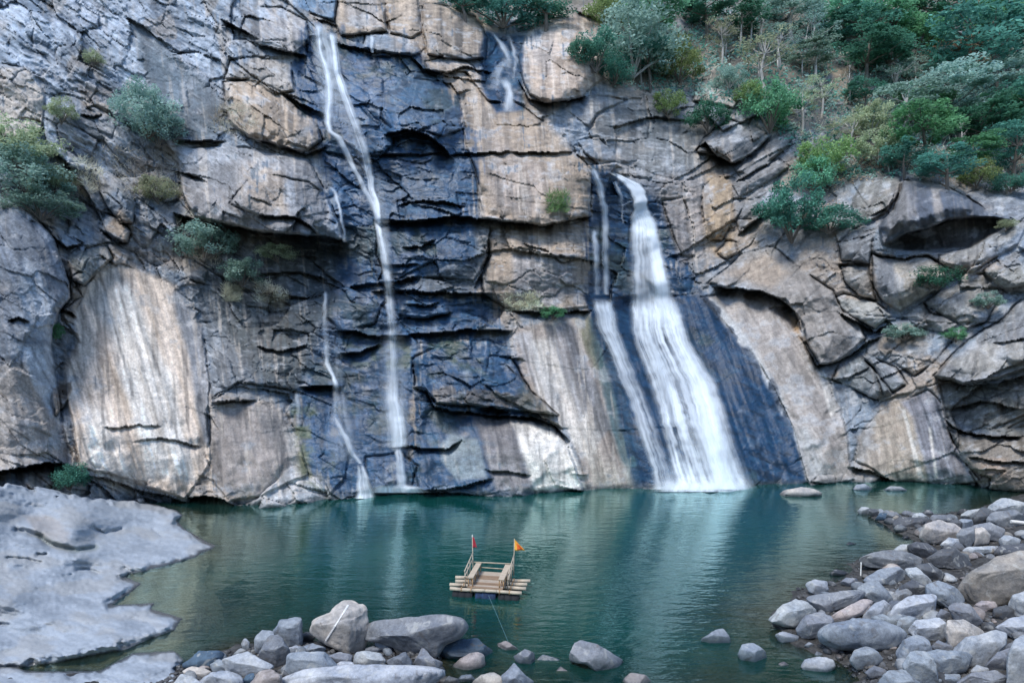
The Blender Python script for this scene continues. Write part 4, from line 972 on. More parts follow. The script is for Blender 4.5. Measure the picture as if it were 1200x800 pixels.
# ------------------------------------------------------------------ waterfalls: sheets of falling water over the rock
def strand(name, parent, left, right, dens, seed, widen=0.0, lift=0.25, bulge=0.3, nu=None, cover=1.0, sharp=1.0, feather=.3, streak=1.0, step=2.0, fade=6, wob=1.0):
    """A body of water between two traced edges; dens = [(y, density)...]"""
    L = np.asarray(pts(left)); R = np.asarray(pts(right))
    y0, y1 = max(L[0, 1], R[0, 1]), min(L[-1, 1], R[-1, 1])
    n = max(4, int((y1 - y0) / step)); yy = np.linspace(y0, y1, n)
    lx = np.interp(yy, L[:, 1], L[:, 0]); rx = np.interp(yy, R[:, 1], R[:, 0])
    lx = lx - widen; rx = rx + widen
    nu = nu or max(6, int((rx - lx).max() / 1.1))
    lx = lx + wob * 1.4 * fbm(yy / 9, yy * 0 + seed * 3.1, 3, seed + 20); rx = rx + wob * 1.4 * fbm(yy / 9, yy * 0 + seed * 5.7, 3, seed + 21)
    uu = np.linspace(0, 1, nu); U, Y = np.meshgrid(uu, yy)
    jx = .6 * fbm(Y / 16, Y * 0 + seed, 3, seed)
    X = lx[:, None] * (1 - U) + rx[:, None] * U + jx
    Dd = Dfore(X, Y) - lift - bulge * np.sin(np.pi * U) + 0.015 * fbm(X / 5, Y / 60, 2, seed + 3)
    P = PT(X, Y, Dd)
    W = (rx - lx)[:, None]
    xs_ = (U - .5) * W
    st = 0.65 * fbm(U * W.max() / 7, Y / 80, 3, seed + 5) + 0.45 * fbm(U * W.max() / 2.6, Y / 60, 2, seed + 6)
    dn = np.interp(yy, [d[0] for d in dens], [d[1] for d in dens])[:, None]
    edge = sstep(0, feather, U) * sstep(0, feather, 1 - U)
    brk = fbm(X / 9, Y / 7, 3, seed + 8)
    al = dn * (1 + streak * (0.7 * st + .22 * brk)) * edge
    al = al * sstep(y0 - .5, y0 + fade, Y)
    al = np.clip(al * cover, 0, .985)
    me = mesh_np(name, P.reshape(-1, 3), grid_faces(nu, n), M_FALL, True, None, {"cover": al.ravel()})
    return link(name, me, parent)

def fall_root(px, py, label, cat="waterfall"):
    o = bpy.data.objects.new("waterfall", None); COL.objects.link(o)
    tag(o, label, cat)
    return o

wf = fall_root(470, 570, "tall thin left waterfall dropping the whole height of the blue-black rock")
strand("water_strand", wf, "362,27;366,60;370,110;375,150", "386,27;398,60;402,110;404,150", [(27, .35), (60, .45), (110, .3), (150, .05)], 11, widen=2, feather=.45, streak=1.2)
strand("water_strand", wf, "368,28;371,60;381,92;381,120;379,145;383,156;393,164;404,185;412,199;421,218;434,244;440,262", "377,28;379,60;388,86;390,120;389,145;391,154;402,160;411,178;420,199;430,216;443,238;449,258", [(28, .8), (60, .45), (90, .8), (120, .5), (150, .75), (200, .55), (260, .5)], 12, feather=.48, wob=.4, widen=1.0, cover=1.05)
strand("water_strand", wf, "384,38;389,62;390,85;396,104;405,130;414,155;422,175;428,200;432,222;437,242;440,262;443,285;447,310;451,338;453,365;454,392;455,420;455,445;454,468;456,488;459,506;459,523",
       "392,38;397,62;400,85;407,104;415,128;423,150;431,172;436,196;441,220;446,240;448,258;451,284;456,308;460,336;463,362;465,392;466,420;467,445;470,468;475,490;478,506;478,524",
       [(38, .85), (90, .95), (150, .75), (200, .85), (260, .8), (320, .6), (380, .36), (440, .36), (466, .8), (495, 1.0), (523, .75)], 13, bulge=.35, feather=.45, wob=.35, widen=1.4, cover=1.05)
strand("water_strand", wf, "445,385;444,430;443,470;444,500;447,524", "476,385;478,430;480,470;482,500;480,524", [(385, .1), (440, .22), (470, .4), (500, .4), (524, .3)], 14, lift=.4, feather=.5, widen=2)
strand("water_strand", wf, "462,524;463,545;464,572", "471,522;476,545;479,572", [(522, .8), (540, .55), (572, .7)], 15)
strand("water_strand", wf, "386,90;390,130;404,170;420,205", "408,90;416,130;428,170;438,205", [(90, .22), (205, .12)], 16, lift=.35, feather=.5, fade=20)
strand("water_strand", wf, "436,200;440,250;443,300;448,350;452,390", "448,200;456,250;460,300;466,350;470,390", [(200, .2), (300, .25), (390, .12)], 19, lift=.4, feather=.5, fade=20)
strand("water_strand", wf, "433,40;434,50;434,62", "438,40;439,50;439,62", [(40, .75), (62, .5)], 17)
strand("spray", wf, "440,564;432,570;430,577", "482,566;500,571;506,577", [(564, .1), (572, .75), (577, .7)], 18, lift=.5, step=.8, streak=.6)
wf = fall_root(420, 580, "thin side trickle left of the tall waterfall, breaking over two dark ledges")
strand("water_strand", wf, "380,216;389,226;395,240;399,262;401,284", "386,214;396,225;400,240;404,262;407,284", [(216, .3), (240, .6), (284, .3)], 21, feather=.5, widen=.6)
strand("water_strand", wf, "378,340;377,370;377,400;379,425;386,440;390,455;390,490;397,508;405,522;410,534;420,546", "385,340;384,370;388,400;388,425;394,438;397,452;396,488;403,500;412,512;417,528;426,543",
       [(340, .6), (356, .45), (375, .15), (390, .08), (425, .35), (446, .65), (456, .12), (485, .06), (500, .3), (520, .45), (543, .4)], 22, feather=.45, widen=.8, cover=1.35)
strand("water_strand", wf, "418,543;417,560;415,584", "426,543;434,560;442,584", [(543, .75), (560, .6), (584, .85)], 23)
strand("water_strand", wf, "345,458;345,500", "352,458;354,500", [(458, .3), (500, .1)], 24)
strand("water_strand", wf, "387,388;390,430;386,480;380,540", "402,388;402,430;410,480;430,540", [(388, .02), (440, .12), (540, .12)], 25, lift=.4)
wf = fall_root(590, 60, "small upper cascade between tan boulders near the top of the cliff")
strand("water_strand", wf, "576,38;583,52;589,66;592,80", "582,38;593,52;600,66;604,80", [(38, .7), (55, .75), (66, .4), (80, .1)], 31, cover=.7, feather=.45, wob=1.4)
strand("water_strand", wf, "590,66;578,80;574,92;571,106", "600,66;592,80;590,92;588,106", [(66, .05), (80, .6), (94, .45), (106, .1)], 32, cover=.7, feather=.45, wob=1.6, step=1.2)
strand("water_strand", wf, "584,90;589,102;590,114;589,131", "598,90;602,102;604,114;605,131", [(90, .1), (102, .75), (118, .65), (131, .2)], 33, cover=.7, feather=.4, wob=1.5)
strand("water_strand", wf, "592,42;599,58;601,74;600,92", "601,42;607,58;608,74;606,92", [(42, .3), (60, .4), (92, .1)], 34, cover=.7, feather=.45, wob=1.4)
wf = fall_root(820, 572, "broad white waterfall at right spreading over the dark sloping rock")
strand("water_strand", wf, "710,201;718,206;728,214;734,222;739,234;741,246;738,262;737,285", "716,199;733,207;748,213;755,216;758,228;762,244;770,262;774,285", [(200, .9), (215, 1.2), (250, 1.2), (285, .15)], 41, step=1.0, feather=.3)
strand("water_strand", wf, "739,246;736,264;736,290;736,320;737,350;735,392", "764,246;771,266;777,290;783,320;789,345;800,392", [(246, .7), (266, .9), (300, .5), (340, .42), (364, .6), (392, .1)], 42, bulge=.5, feather=.24, streak=.8, fade=14)
strand("water_strand", wf, "750,250;756,290;761,320;766,384", "769,250;778,290;785,320;798,384", [(250, .9), (280, .95), (340, .9), (384, .2)], 43, lift=.6, streak=.35, fade=16, feather=.42)
strand("water_strand", wf, "735,340;741,400;752,430;760,458;768,490;776,518;784,550;791,573", "794,340;811,400;828,425;842,448;853,480;863,512;874,540;888,573",
       [(340, .25), (366, .7), (400, .5), (430, .5), (480, .6), (520, .55), (573, .8)], 44, lift=.3, bulge=.45, feather=.16, streak=1.7, fade=30)
strand("water_strand", wf, "764,346;784,400;798,440;812,480;822,520;830,573", "797,346;811,400;834,440;848,480;856,520;868,573", [(346, .4), (372, .9), (440, .85), (500, .85), (573, .65)], 45, lift=.7, streak=.9, fade=26, feather=.45)
strand("water_strand", wf, "744,392;757,440;772,480;790,540;800,573", "802,376;836,430;856,482;876,540;889,573", [(376, .1), (440, .25), (573, .3)], 46, lift=.9, feather=.45, streak=.6, fade=20)
strand("water_strand", wf, "800,470;812,500;826,540;836,573", "838,470;852,500;868,540;880,573", [(470, .2), (510, .4), (573, .6)], 53, lift=.8, feather=.35, streak=.8, fade=30)
strand("water_strand", wf, "742,372;752,410;766,455;778,500", "764,372;776,410;790,455;800,500", [(372, .3), (420, .45), (500, .2)], 54, lift=.5, feather=.4, streak=1.2, fade=30)
strand("water_strand", wf, "692,196;698,214;703,240;706,268;707,300;708,345", "700,196;706,214;711,240;714,268;713,300;714,345", [(196, .7), (240, .7), (300, .55), (345, .4)], 47, widen=1.8, feather=.5)
strand("water_strand", wf, "691,268;694,290;695,320;695,345", "698,268;702,290;703,320;703,345", [(268, .7), (300, .7), (345, .35)], 48, widen=1.8, feather=.5)
strand("water_strand", wf, "719,212;726,230;728,262", "722,212;731,230;732,262", [(212, .5), (262, .2)], 49)
strand("water_strand", wf, "690,348;697,380;707,402;719,430;731,458;741,490;751,520;761,550;763,573", "720,348;726,380;733,402;745,430;756,458;768,490;778,520;787,550;794,573",
       [(348, .5), (358, .8), (390, .65), (440, .5), (500, .5), (573, .6)], 50, streak=1.1, feather=.35, fade=14)
strand("water_strand", wf, "706,352;716,380;720,420", "716,345;722,370;735,420", [(345, .5), (420, .1)], 51)
strand("spray", wf, "770,561;764,569;757,576", "880,561;890,569;896,576", [(561, .05), (570, .8), (576, .9)], 52, lift=.6, step=.8, streak=.7)
strand("spray", wf, "752,532;760,552;758,574", "868,532;876,552;886,574", [(532, .02), (556, .22), (574, .42)], 55, lift=1.4, bulge=.8, feather=.3, streak=.35, fade=24)
# ------------------------------------------------------------------ boulders of the two banks
def ico(n):
    t = (1 + 5 ** .5) / 2
    V = [(-1, t, 0), (1, t, 0), (-1, -t, 0), (1, -t, 0), (0, -1, t), (0, 1, t), (0, -1, -t), (0, 1, -t), (t, 0, -1), (t, 0, 1), (-t, 0, -1), (-t, 0, 1)]
    F = [(0, 11, 5), (0, 5, 1), (0, 1, 7), (0, 7, 10), (0, 10, 11), (1, 5, 9), (5, 11, 4), (11, 10, 2), (10, 7, 6), (7, 1, 8), (3, 9, 4), (3, 4, 2), (3, 2, 6), (3, 6, 8), (3, 8, 9), (4, 9, 5), (2, 4, 11), (6, 2, 10), (8, 6, 7), (9, 8, 1)]
    V = [np.array(v) / np.linalg.norm(v) for v in V]
    for _ in range(n):
        mid = {}; G = []
        def m(a, b):
            k = (min(a, b), max(a, b))
            if k not in mid:
                q = V[a] + V[b]; V.append(q / np.linalg.norm(q)); mid[k] = len(V) - 1
            return mid[k]
        for a, b, c in F:
            x, y, z = m(a, b), m(b, c), m(c, a)
            G += [(a, x, z), (b, y, x), (c, z, y), (x, y, z)]
        F = G
    return np.array(V), np.array(F)
ICO = {k: ico(k) for k in (2, 3, 4)}

def outline_radius(poly):
    p = np.asarray(poly, float)
    a = 0.5 * (p[:, 0] * np.roll(p[:, 1], -1) - np.roll(p[:, 0], -1) * p[:, 1])
    A = a.sum()
    c = np.array([((p[:, 0] + np.roll(p[:, 0], -1)) * a * 2).sum() / (6 * A), ((p[:, 1] + np.roll(p[:, 1], -1)) * a * 2).sum() / (6 * A)]) if abs(A) > 1e-6 else p.mean(0)
    th = np.linspace(-np.pi, np.pi, 181)[:-1]
    R = np.zeros_like(th)
    q = p - c
    for i in range(len(q)):
        a0 = q[i]; e = q[(i + 1) % len(q)] - a0
        d = np.stack([np.cos(th), np.sin(th)], 1)
        den = d[:, 0] * e[1] - d[:, 1] * e[0]
        den = np.where(np.abs(den) < 1e-9, 1e-9, den)
        t = (a0[0] * e[1] - a0[1] * e[0]) / den
        s = (a0[0] * d[:, 1] - a0[1] * d[:, 0]) / den
        ok = (t > 0) & (s >= -1e-6) & (s <= 1 + 1e-6)
        R = np.where(ok, np.maximum(R, t), R)
    k = np.array([1, 2, 3, 2, 1.]); k /= k.sum()
    R = np.convolve(np.r_[R[-2:], R, R[:2]], k, 'valid')
    return c, th, R

TONES = {'b': (.23, .27, .315), 'l': (.35, .385, .42), 'p': (.33, .30, .295), 't': (.30, .285, .26), 'd': (.085, .095, .11), 'w': (.05, .09, .14), 'g': (.185, .205, .235), 'c': (.40, .385, .36)}

def rock_shape(name, poly, seed, ang=1.0, thick=.8, lvl=3, base=None, planes=(), grow=1.13):
    """A stone with the traced silhouette, real thickness and broken faces, standing on the bank under its lower edge."""
    rs = np.random.RandomState(seed)
    c, th, R = outline_radius(poly)
    by = max(b for a, b in poly); bx = c[0]
    zg = .1
    for _ in range(4):
        d0 = FPX * (CAMZ - zg) / (by - 400.0)
        x0 = (bx - 600) / FPX * d0
        zg = float(bed_z(np.array([x0]), np.array([d0]))[0]) if base is None else base
        zg = max(zg, -0.35) - .03
    s = d0 / FPX
    C = np.array([(c[0] - 600) * s, d0, CAMZ - (c[1] - 400) * s])
    view = C - np.array([0, 0, CAMZ]); view /= np.linalg.norm(view)
    V, F = ICO[lvl]
    a, b, w = V[:, 0], V[:, 1], V[:, 2]
    rho = np.hypot(a, b); ph = np.arctan2(-b, a)
    Rv = np.interp(ph, np.r_[th, np.pi], np.r_[R, R[0]]) * s
    rm = R.mean() * s
    T = rm * thick
    e = rho ** .72
    Q = np.stack([Rv * e * np.cos(ph), -Rv * e * np.sin(ph), T * np.sign(w) * np.abs(w) ** .72], 1)     # right, up, away
    # broken faces: planes that cut the side towards the camera
    pl = [(np.array([rs.uniform(-.25, .25), rs.uniform(.75, 1.1), -rs.uniform(.5, .8)]), rs.uniform(.5, .68)),
          (np.array([rs.uniform(-.4, .4), rs.uniform(-.5, -.1), -1.0]), rs.uniform(.6, .8))]
    for _ in range(int(3 * ang + 1)):
        t_ = rs.uniform(0, 2 * np.pi)
        pl.append((np.array([math.cos(t_), math.sin(t_) * .8 + .1, -rs.uniform(.55, 1.2)]), rs.uniform(.6, .86)))
    pl += list(planes)
    for n_, f_ in pl:
        n_ = n_ / np.linalg.norm(n_)
        h = Q @ n_; lim = h.max() * (f_ if ang > 0 else 1)
        ex = np.maximum(h - lim, 0)
        soft_ = .92 if ang > .5 else .7
        Q = Q - (ex * soft_)[:, None] * n_
    for ax_ in (0, 1):
        lo0, hi0 = (Rv * rho * (np.cos(ph) if ax_ == 0 else -np.sin(ph))).min(), (Rv * rho * (np.cos(ph) if ax_ == 0 else -np.sin(ph))).max()
        lo1, hi1 = Q[:, ax_].min(), Q[:, ax_].max()
        Q[:, ax_] = lo0 + (Q[:, ax_] - lo1) / (hi1 - lo1) * (hi0 - lo0)
    Q[:, :2] *= grow
    nz = vnoise3(V * 1.7 + seed, seed) * .07 + vnoise3(V * 3.9 + seed, seed + 1) * .04 + vnoise3(V * 9 + seed, seed + 2) * .018
    nz = nz + .03 * ang * (np.abs(vnoise3(V * 5.1 + seed, seed + 3)) - .3)
    Q = Q * (1 + nz)[:, None]
    # below the traced lower edge the stone goes on into the bank
    low = Q[:, 1] < 0
    Q[low, 1] *= 1.15
    up = np.array([0, 0, 1.0]); right = np.array([1.0, 0, 0])
    P = Q[:, :1] * right + Q[:, 1:2] * up + Q[:, 2:] * view
    # kept world-upright, origin at the foot
    foot = np.array([C[0], C[1], zg])
    off_ = C - foot
    me = mesh_np(name, P + off_, F[:, ::-1] if np.cross(V[F[0, 1]] - V[F[0, 0]], V[F[0, 2]] - V[F[0, 0]]) @ V[F[0, 0]] < 0 else F, M_BOULDER, True)
    o = link(name, me, None, tuple(foot))
    return o, C, s

def flip_check(me):
    pass

RIGHT = """966,742;975,733;1000,726;1030,727;1050,735;1058,743;1048,756;1025,760;985,757;970,750|b|0|large flat oval pale boulder at the water's edge, widest of the near right bank
902,725;915,713;932,703;945,708;955,717;950,727;935,733;918,731|l|1|pointed pale blue boulder jutting farthest into the pool from the right bank
935,735;945,722;960,718;972,722;975,730;965,742;950,746;938,743|g|.6|rounded grey boulder with a dark wet end beside the pointed pale boulder
966,727;985,715;1008,703;1022,706;1012,718;990,726|p|.8|tilted pinkish slab leaning behind the large flat oval boulder
1010,722;1025,707;1035,703;1043,710;1040,720;1020,725|l|.8|small pale rock with brown shaded underside beside the tilted pinkish slab
948,700;960,697;990,693;1008,692;1012,698;990,708;970,716;955,714|g|.8|low grey slab with a pink tinge behind the tilted pinkish slab
944,684;955,679;968,681;970,690;960,697;950,692|l|1|small pale cracked rock at the waterline left of the thin white stick
1044,722;1050,710;1065,700;1090,697;1095,700;1092,718;1075,724;1055,726|l|.5|big smooth pale blue block in the middle of the right bank beside green weeds
1005,690;1020,681;1030,683;1045,700;1040,708;1025,704;1012,697|b|1|upright broken rock with a pale left face behind the small pale shaded rock
1040,703;1050,693;1063,690;1068,696;1062,703;1046,706|g|.8|small grey wedge rock touching the back of the big smooth pale block
1010,655;1025,648;1045,645;1065,648;1078,655;1075,664;1050,666;1020,662|g|.6|long low dark grey boulder with pale top lying at the waterline behind the stick
1012,678;1030,668;1050,664;1060,670;1055,682;1030,684;1015,683|b|.8|flat blue-grey rock right beside the thin white stick
1060,668;1075,665;1090,680;1092,690;1082,690;1070,678|l|.9|pale slanting rock above a dark angular hollow in the right bank
1055,687;1070,680;1085,687;1086,697;1070,699;1057,697|d|.9|dark rounded rock just behind the big smooth pale block
1073,663;1090,660;1106,672;1098,682;1085,677|d|1|dark angular slab with a light top edge in the middle of the rock pile
1128,690;1145,670;1170,655;1200,648;1240,660;1250,690;1200,699;1170,704;1140,701|t|.4|largest pale tan boulder at the right edge of the bank, with sandy weathered top
1088,655;1100,645;1115,643;1130,652;1138,662;1120,665;1100,663|d|.9|dark humped boulder between the round cream boulder and the largest tan boulder
1087,698;1087,686;1100,681;1118,688;1129,701;1116,713;1104,706|b|.5|blunt blue-grey boulder wedged left of the largest tan boulder
1113,713;1120,706;1135,710;1151,728;1140,734;1122,730|g|1|rough triangular grey rock below the largest tan boulder
1142,710;1150,704;1165,705;1168,712;1155,716|p|.7|small reddish brown rock tucked under the largest tan boulder
1164,722;1165,713;1178,709;1189,715;1187,723;1175,725|d|.6|small dark purple-brown stone under the right end of the largest tan boulder
1184,712;1190,698;1215,690;1240,715;1215,723;1192,718|l|.6|pale block at the right frame edge below the largest tan boulder
1173,735;1185,725;1205,721;1240,730;1230,747;1190,747|l|.4|rounded white-blue boulder at the right frame edge beside the gravel patch
1067,739;1075,728;1100,724;1108,733;1107,746;1095,749;1075,745|l|.9|pale angular boulder with brown lower face in front of the big smooth pale block
1109,741;1112,728;1130,728;1148,738;1153,746;1135,751;1115,757|c|.8|cream-white boulder with a veined left face next to the gravel patch
1119,762;1135,748;1165,740;1177,743;1176,756;1156,776;1135,779|l|.5|smooth long blue-white boulder with brown end, lying below the gravel patch
1051,764;1060,750;1075,745;1088,752;1091,763;1075,771;1058,774|b|.2|round blue-grey boulder with one dark pit in front of the right bank
1091,758;1100,750;1115,757;1119,764;1105,765|g|.2|small smooth round stone between the round pitted boulder and the cream one
1060,780;1068,767;1085,764;1096,780;1098,800;1080,808;1065,796|b|.9|blocky grey boulder at the lower frame edge with a ridge down its face
1085,766;1100,762;1130,765;1138,770;1130,784;1105,792;1092,783|b|.5|barrel-shaped blue-grey boulder near the lower frame edge
1155,779;1170,765;1185,760;1188,775;1175,783;1163,784|g|.8|small mottled grey rock beside the tall pale slab at lower right
1183,770;1191,755;1212,742;1240,750;1240,812;1192,814;1182,800|l|.3|tall smooth pale slab cut by the lower right corner of the view
997,773;1002,762;1015,758;1028,765;1032,773;1020,782;1005,782|b|.2|egg-shaped speckled boulder below the large flat oval boulder
1014,787;1025,780;1038,785;1036,793;1020,793|g|.2|small flat lens-shaped stone under the egg-shaped speckled boulder
1028,802;1045,787;1058,785;1074,800;1076,814;1028,814|b|.8|flat-topped blue rock cut by the lower frame edge in front of the right bank
941,780;945,772;960,770;975,773;978,780;972,788;948,789|l|.8|white-topped blocky rock in shallow water below the large flat oval boulder
953,770;957,763;964,766;964,772|l|.1|tiny white pebble standing in water behind the white-topped blocky rock
909,744;918,740;935,745;934,751;915,752|l|.1|small smooth flat pale stone at the water's edge under the pointed boulder
943,756;948,752;954,755;949,760|l|.1|tiny round white pebble right of the small smooth flat pale stone
1021,723;1035,720;1052,728;1048,736;1034,733|b|.5|blue-grey rock wedged behind the large flat oval boulder's right end
1050,736;1055,725;1065,722;1076,727;1068,741;1058,743|b|.9|narrow split rock between the large flat oval boulder and the pale angular one
1080,628;1085,615;1100,611;1118,614;1125,622;1120,631;1105,635;1085,634|c|.2|round cream boulder standing out palest at the far end of the right bank
1049,610;1055,606;1080,607;1093,611;1082,619;1075,623;1050,623|d|.6|long dark blunt slab lying in the water left of the round cream boulder
1122,627;1128,620;1140,618;1143,632;1135,641;1125,637|g|.3|rounded grey boulder touching the right side of the round cream boulder
1138,622;1150,618;1160,627;1158,635;1140,638|c|.5|pale grey boulder right of the rounded grey one at the far bank
1102,638;1112,630;1122,632;1125,638;1115,643|l|.4|small white-topped stone in front of the round cream boulder
1106,645;1113,640;1122,643;1120,649;1109,649|g|.4|small flat grey stone under the small white-topped stone
1064,640;1075,635;1087,637;1099,646;1090,653;1080,651;1068,646|d|1|dark broken rock left of the small white-topped stone
1042,648;1055,639;1065,638;1069,646;1060,651|l|.4|pale dome-shaped stone at the waterline below the long dark blunt slab
1155,602;1160,593;1175,584;1195,588;1215,594;1195,602;1165,604|l|1|pale jagged rock highest at the far end of the right bank
1157,610;1165,600;1190,598;1202,607;1197,616;1175,617|g|.6|grey flat-topped boulder below the pale jagged rock at the far bank
1139,613;1150,595;1165,600;1158,608;1150,614|d|1|dark wedge-shaped rock left of the pale jagged far rock
1139,617;1160,612;1176,620;1173,633;1155,629|g|.9|dark greenish slab behind the pale grey far boulder
1171,634;1178,627;1195,632;1193,639;1175,640|l|.6|small pale triangular stone near the white plank
1164,648;1175,639;1205,637;1220,648;1185,653|d|.9|dark bushy-topped rock at the right edge behind the largest tan boulder
1128,647;1135,641;1170,640;1173,646;1140,650|l|.5|thin flat pale slab lying behind the largest tan boulder
1005,599;1010,594;1018,595;1018,603;1010,604|l|.9|leftmost small pale rock of the far low spit
1017,602;1020,596;1029,597;1031,603;1022,605|d|.8|small dark rock second along the far low spit
1026,609;1032,601;1042,602;1049,610;1040,613|w|.5|small blue rounded rock in the water at the far spit
1039,605;1041,600;1050,600;1056,605;1048,608|g|.8|small grey rock behind the small blue rounded rock
1069,606;1072,602;1081,601;1089,607;1080,610|l|.7|small pale rock behind the long dark blunt slab
1090,608;1094,603;1112,604;1116,610;1100,613|g|.5|flat grey rock behind the round cream boulder
1110,614;1120,608;1131,615;1125,621|d|.6|dark flat rock right behind the round cream boulder
1121,613;1126,608;1138,609;1140,619;1128,619|b|.6|blue-grey rock behind the rounded grey boulder at the far bank
1126,603;1134,598;1150,596;1146,606;1130,608|l|.5|long pale rock sloping to the water before the dark wedge
972,673;980,667;992,670;996,676;980,677|d|.7|small dark rock awash left of the thin white stick
985,683;992,677;1003,678;1006,684;993,687|g|.7|small grey rock left below the thin white stick
990,639;995,635;1004,637;1000,641|d|.5|small dark rock alone in the pool off the right bank
913,580;922,574;940,571;955,574;963,580;940,583|c|.1|flat pale rock islet nearest the foot of the broad white waterfall
1000,574;1004,568;1013,567;1021,572;1018,576|b|.5|small grey rock in the pool before the right cliff, left of a flat one
1034,575;1044,570;1055,570;1063,575;1048,577|l|.3|small flat pale rock in the pool before the right cliff
822,753;825,748;838,740;847,737;853,746;855,753;840,756|b|.8|pointed grey rock alone in the water at lower centre right
866,767;870,755;883,754;895,762;898,773;887,777;870,776|b|.7|rounded pale-topped rock in the water right of the pointed lone rock
911,783;913,777;919,775;925,780;918,784|p|.2|tiny pinkish stone in shallow water left of the white-topped blocky rock
1160,690;1180,684;1200,688;1198,700;1170,702|c|.4|low sandy rock lying against the foot of the largest tan boulder
1098,721;1103,714;1112,718;1111,727;1100,727|g|.7|small grey rock in front of the blunt blue-grey boulder
1125,800;1140,789;1165,786;1182,795;1180,812;1128,812|g|.6|low flat dark grey rock cut by the lower frame edge left of the tall slab
1138,786;1145,779;1157,783;1160,791;1145,793|l|.2|small smooth pale stone below the smooth long blue-white boulder
1100,796;1108,790;1124,790;1126,800;1104,803|b|.5|small blue stone under the barrel-shaped boulder at the frame edge"""
LEFT = """366,740;370,730;387,722;405,706;411,705;428,716;429,740;425,761;410,762;382,751|c|1|tall angular pale boulder with a white quartz vein, largest of the near pile
432,740;436,734;450,729;480,725;520,722;537,726;541,736;532,747;517,752;510,766;497,762;480,760;450,749;435,748|g|.8|long wedge-shaped grey boulder with a pale top at the near pool edge
321,741;330,728;345,724;352,726;354,746;350,757;330,758|b|.5|upright rounded blue-grey boulder left of the quartz-veined one
299,749;307,739;320,740;321,756;308,765;300,761|b|.2|small round grey boulder left of the upright rounded one
305,767;315,748;325,745;338,762;339,776;328,782;315,778|g|.9|dark-footed pointed rock in front of the upright rounded boulder
336,786;340,767;357,764;378,765;392,779;390,787;341,793|b|.2|smooth domed blue-grey boulder in front of the quartz-veined one
416,776;418,765;428,763;445,766;450,773;447,781;420,780|l|1|square flat-topped pale block right of the domed boulder
330,800;365,786;405,781;475,781;517,785;521,789;500,798;495,812;330,814|l|.3|long flat pale slab along the lower frame edge
527,784;540,772;550,766;560,765;566,768;567,779;550,787;532,789|p|.5|smooth pinkish rock below the dark blue wet rock
554,800;565,791;578,788;590,795;593,808;555,808|c|.3|rounded cream stone cut by the lower frame edge
509,764;525,752;540,750;557,749;565,756;573,761;573,769;552,770;515,772|w|1|dark blue wet rock half under water right of the long wedge boulder
460,756;463,750;475,757;476,765;466,766|t|.7|small tan stone leaning on the long wedge boulder
440,754;447,749;457,751;461,761;447,763|b|.7|small blue-grey stone left of the small tan stone
428,760;438,757;447,761;445,766;430,766|g|.5|small flat grey stone behind the square pale block
486,777;495,760;507,772;517,776;512,784;490,784|g|1|jagged grey rock under the long wedge boulder's right end
454,774;475,764;482,775;481,783;459,781|g|.9|dark low broken rock right of the square pale block
383,769;397,764;412,767;411,776;390,777|g|.6|flat grey rock behind the domed boulder's right side
390,782;400,775;412,775;415,781;398,785|l|.4|small pale rock between the domed boulder and the square block
262,773;290,765;318,780;307,789;280,792;267,787|l|.6|pale flat-topped rock with a pointed right end in the left pile
214,778;225,772;233,763;257,764;262,769;250,774;247,782;227,784|w|.7|wet dark blue rock at the left end of the near pile
247,778;257,773;270,777;269,787;252,789|b|.8|small ridged grey rock touching the pale flat-topped rock
215,786;225,781;238,783;249,788;243,794;220,793|c|.6|small cream rock in front of the wet blue rock at left
235,799;248,788;267,787;281,792;283,804;236,808|l|.4|oval pale rock cut by the lower frame edge at left
296,799;305,787;317,785;328,792;329,808;297,810|p|.3|round pinkish-brown boulder at the lower frame edge
273,767;282,759;288,762;287,768|l|.2|tiny pale stone behind the pale flat-topped rock
283,755;287,748;292,753;292,763;286,764|l|.6|small upright white stone at the left water edge
335,760;347,756;354,759;351,765;338,764|l|.3|tiny round pale pebble between the upright boulder and the domed one
352,760;367,754;381,759;377,765;355,766|b|.6|small flat blue rock under the quartz-veined boulder
352,745;360,740;369,745;365,752;354,751|d|.5|small dark stone between the upright and the quartz-veined boulders
669,767;675,755;683,752;700,757;717,767;729,773;722,780;707,786;697,783;688,776;670,774|g|.8|largest rock standing alone in the water at bottom centre
650,788;657,781;670,789;671,795;657,797|p|.5|small purplish stone left below the largest lone rock
729,800;740,789;755,791;761,798;757,812;735,812|p|.9|low pinkish rock cut by the lower frame edge at centre right
603,769;615,761;625,766;626,776;610,781|g|.9|knobbly grey rock in the shallows left of the largest lone rock
627,776;637,767;655,773;656,781;630,784|b|.8|broken low grey rock between the knobbly one and the largest lone rock
589,792;603,778;612,790;623,798;624,812;591,812|b|.7|pointed blue rock at the lower frame edge right of the cream stone
583,755;594,751;603,757;609,762;598,765|p|.6|small half-sunk rock in the shallows farthest out right of the wet blue rock
536,797;541,791;552,790;556,797;545,801|b|.4|small blue stone between the pinkish rock and the cream stone
520,800;526,792;536,795;538,804;522,806|d|.5|small dark stone at the right end of the long flat slab
392,795;400,789;430,789;440,798;400,801|b|.2|thin grey flake lying on the long flat slab
205,801;214,790;226,793;236,801;234,812;206,812|l|.7|blocky pale rock cut by the lower frame edge beside the oval one
284,798;290,790;297,789;298,802;287,804|w|.4|small dark wet stone left of the round pinkish boulder"""
rock_n = 0
ROCKS = {}
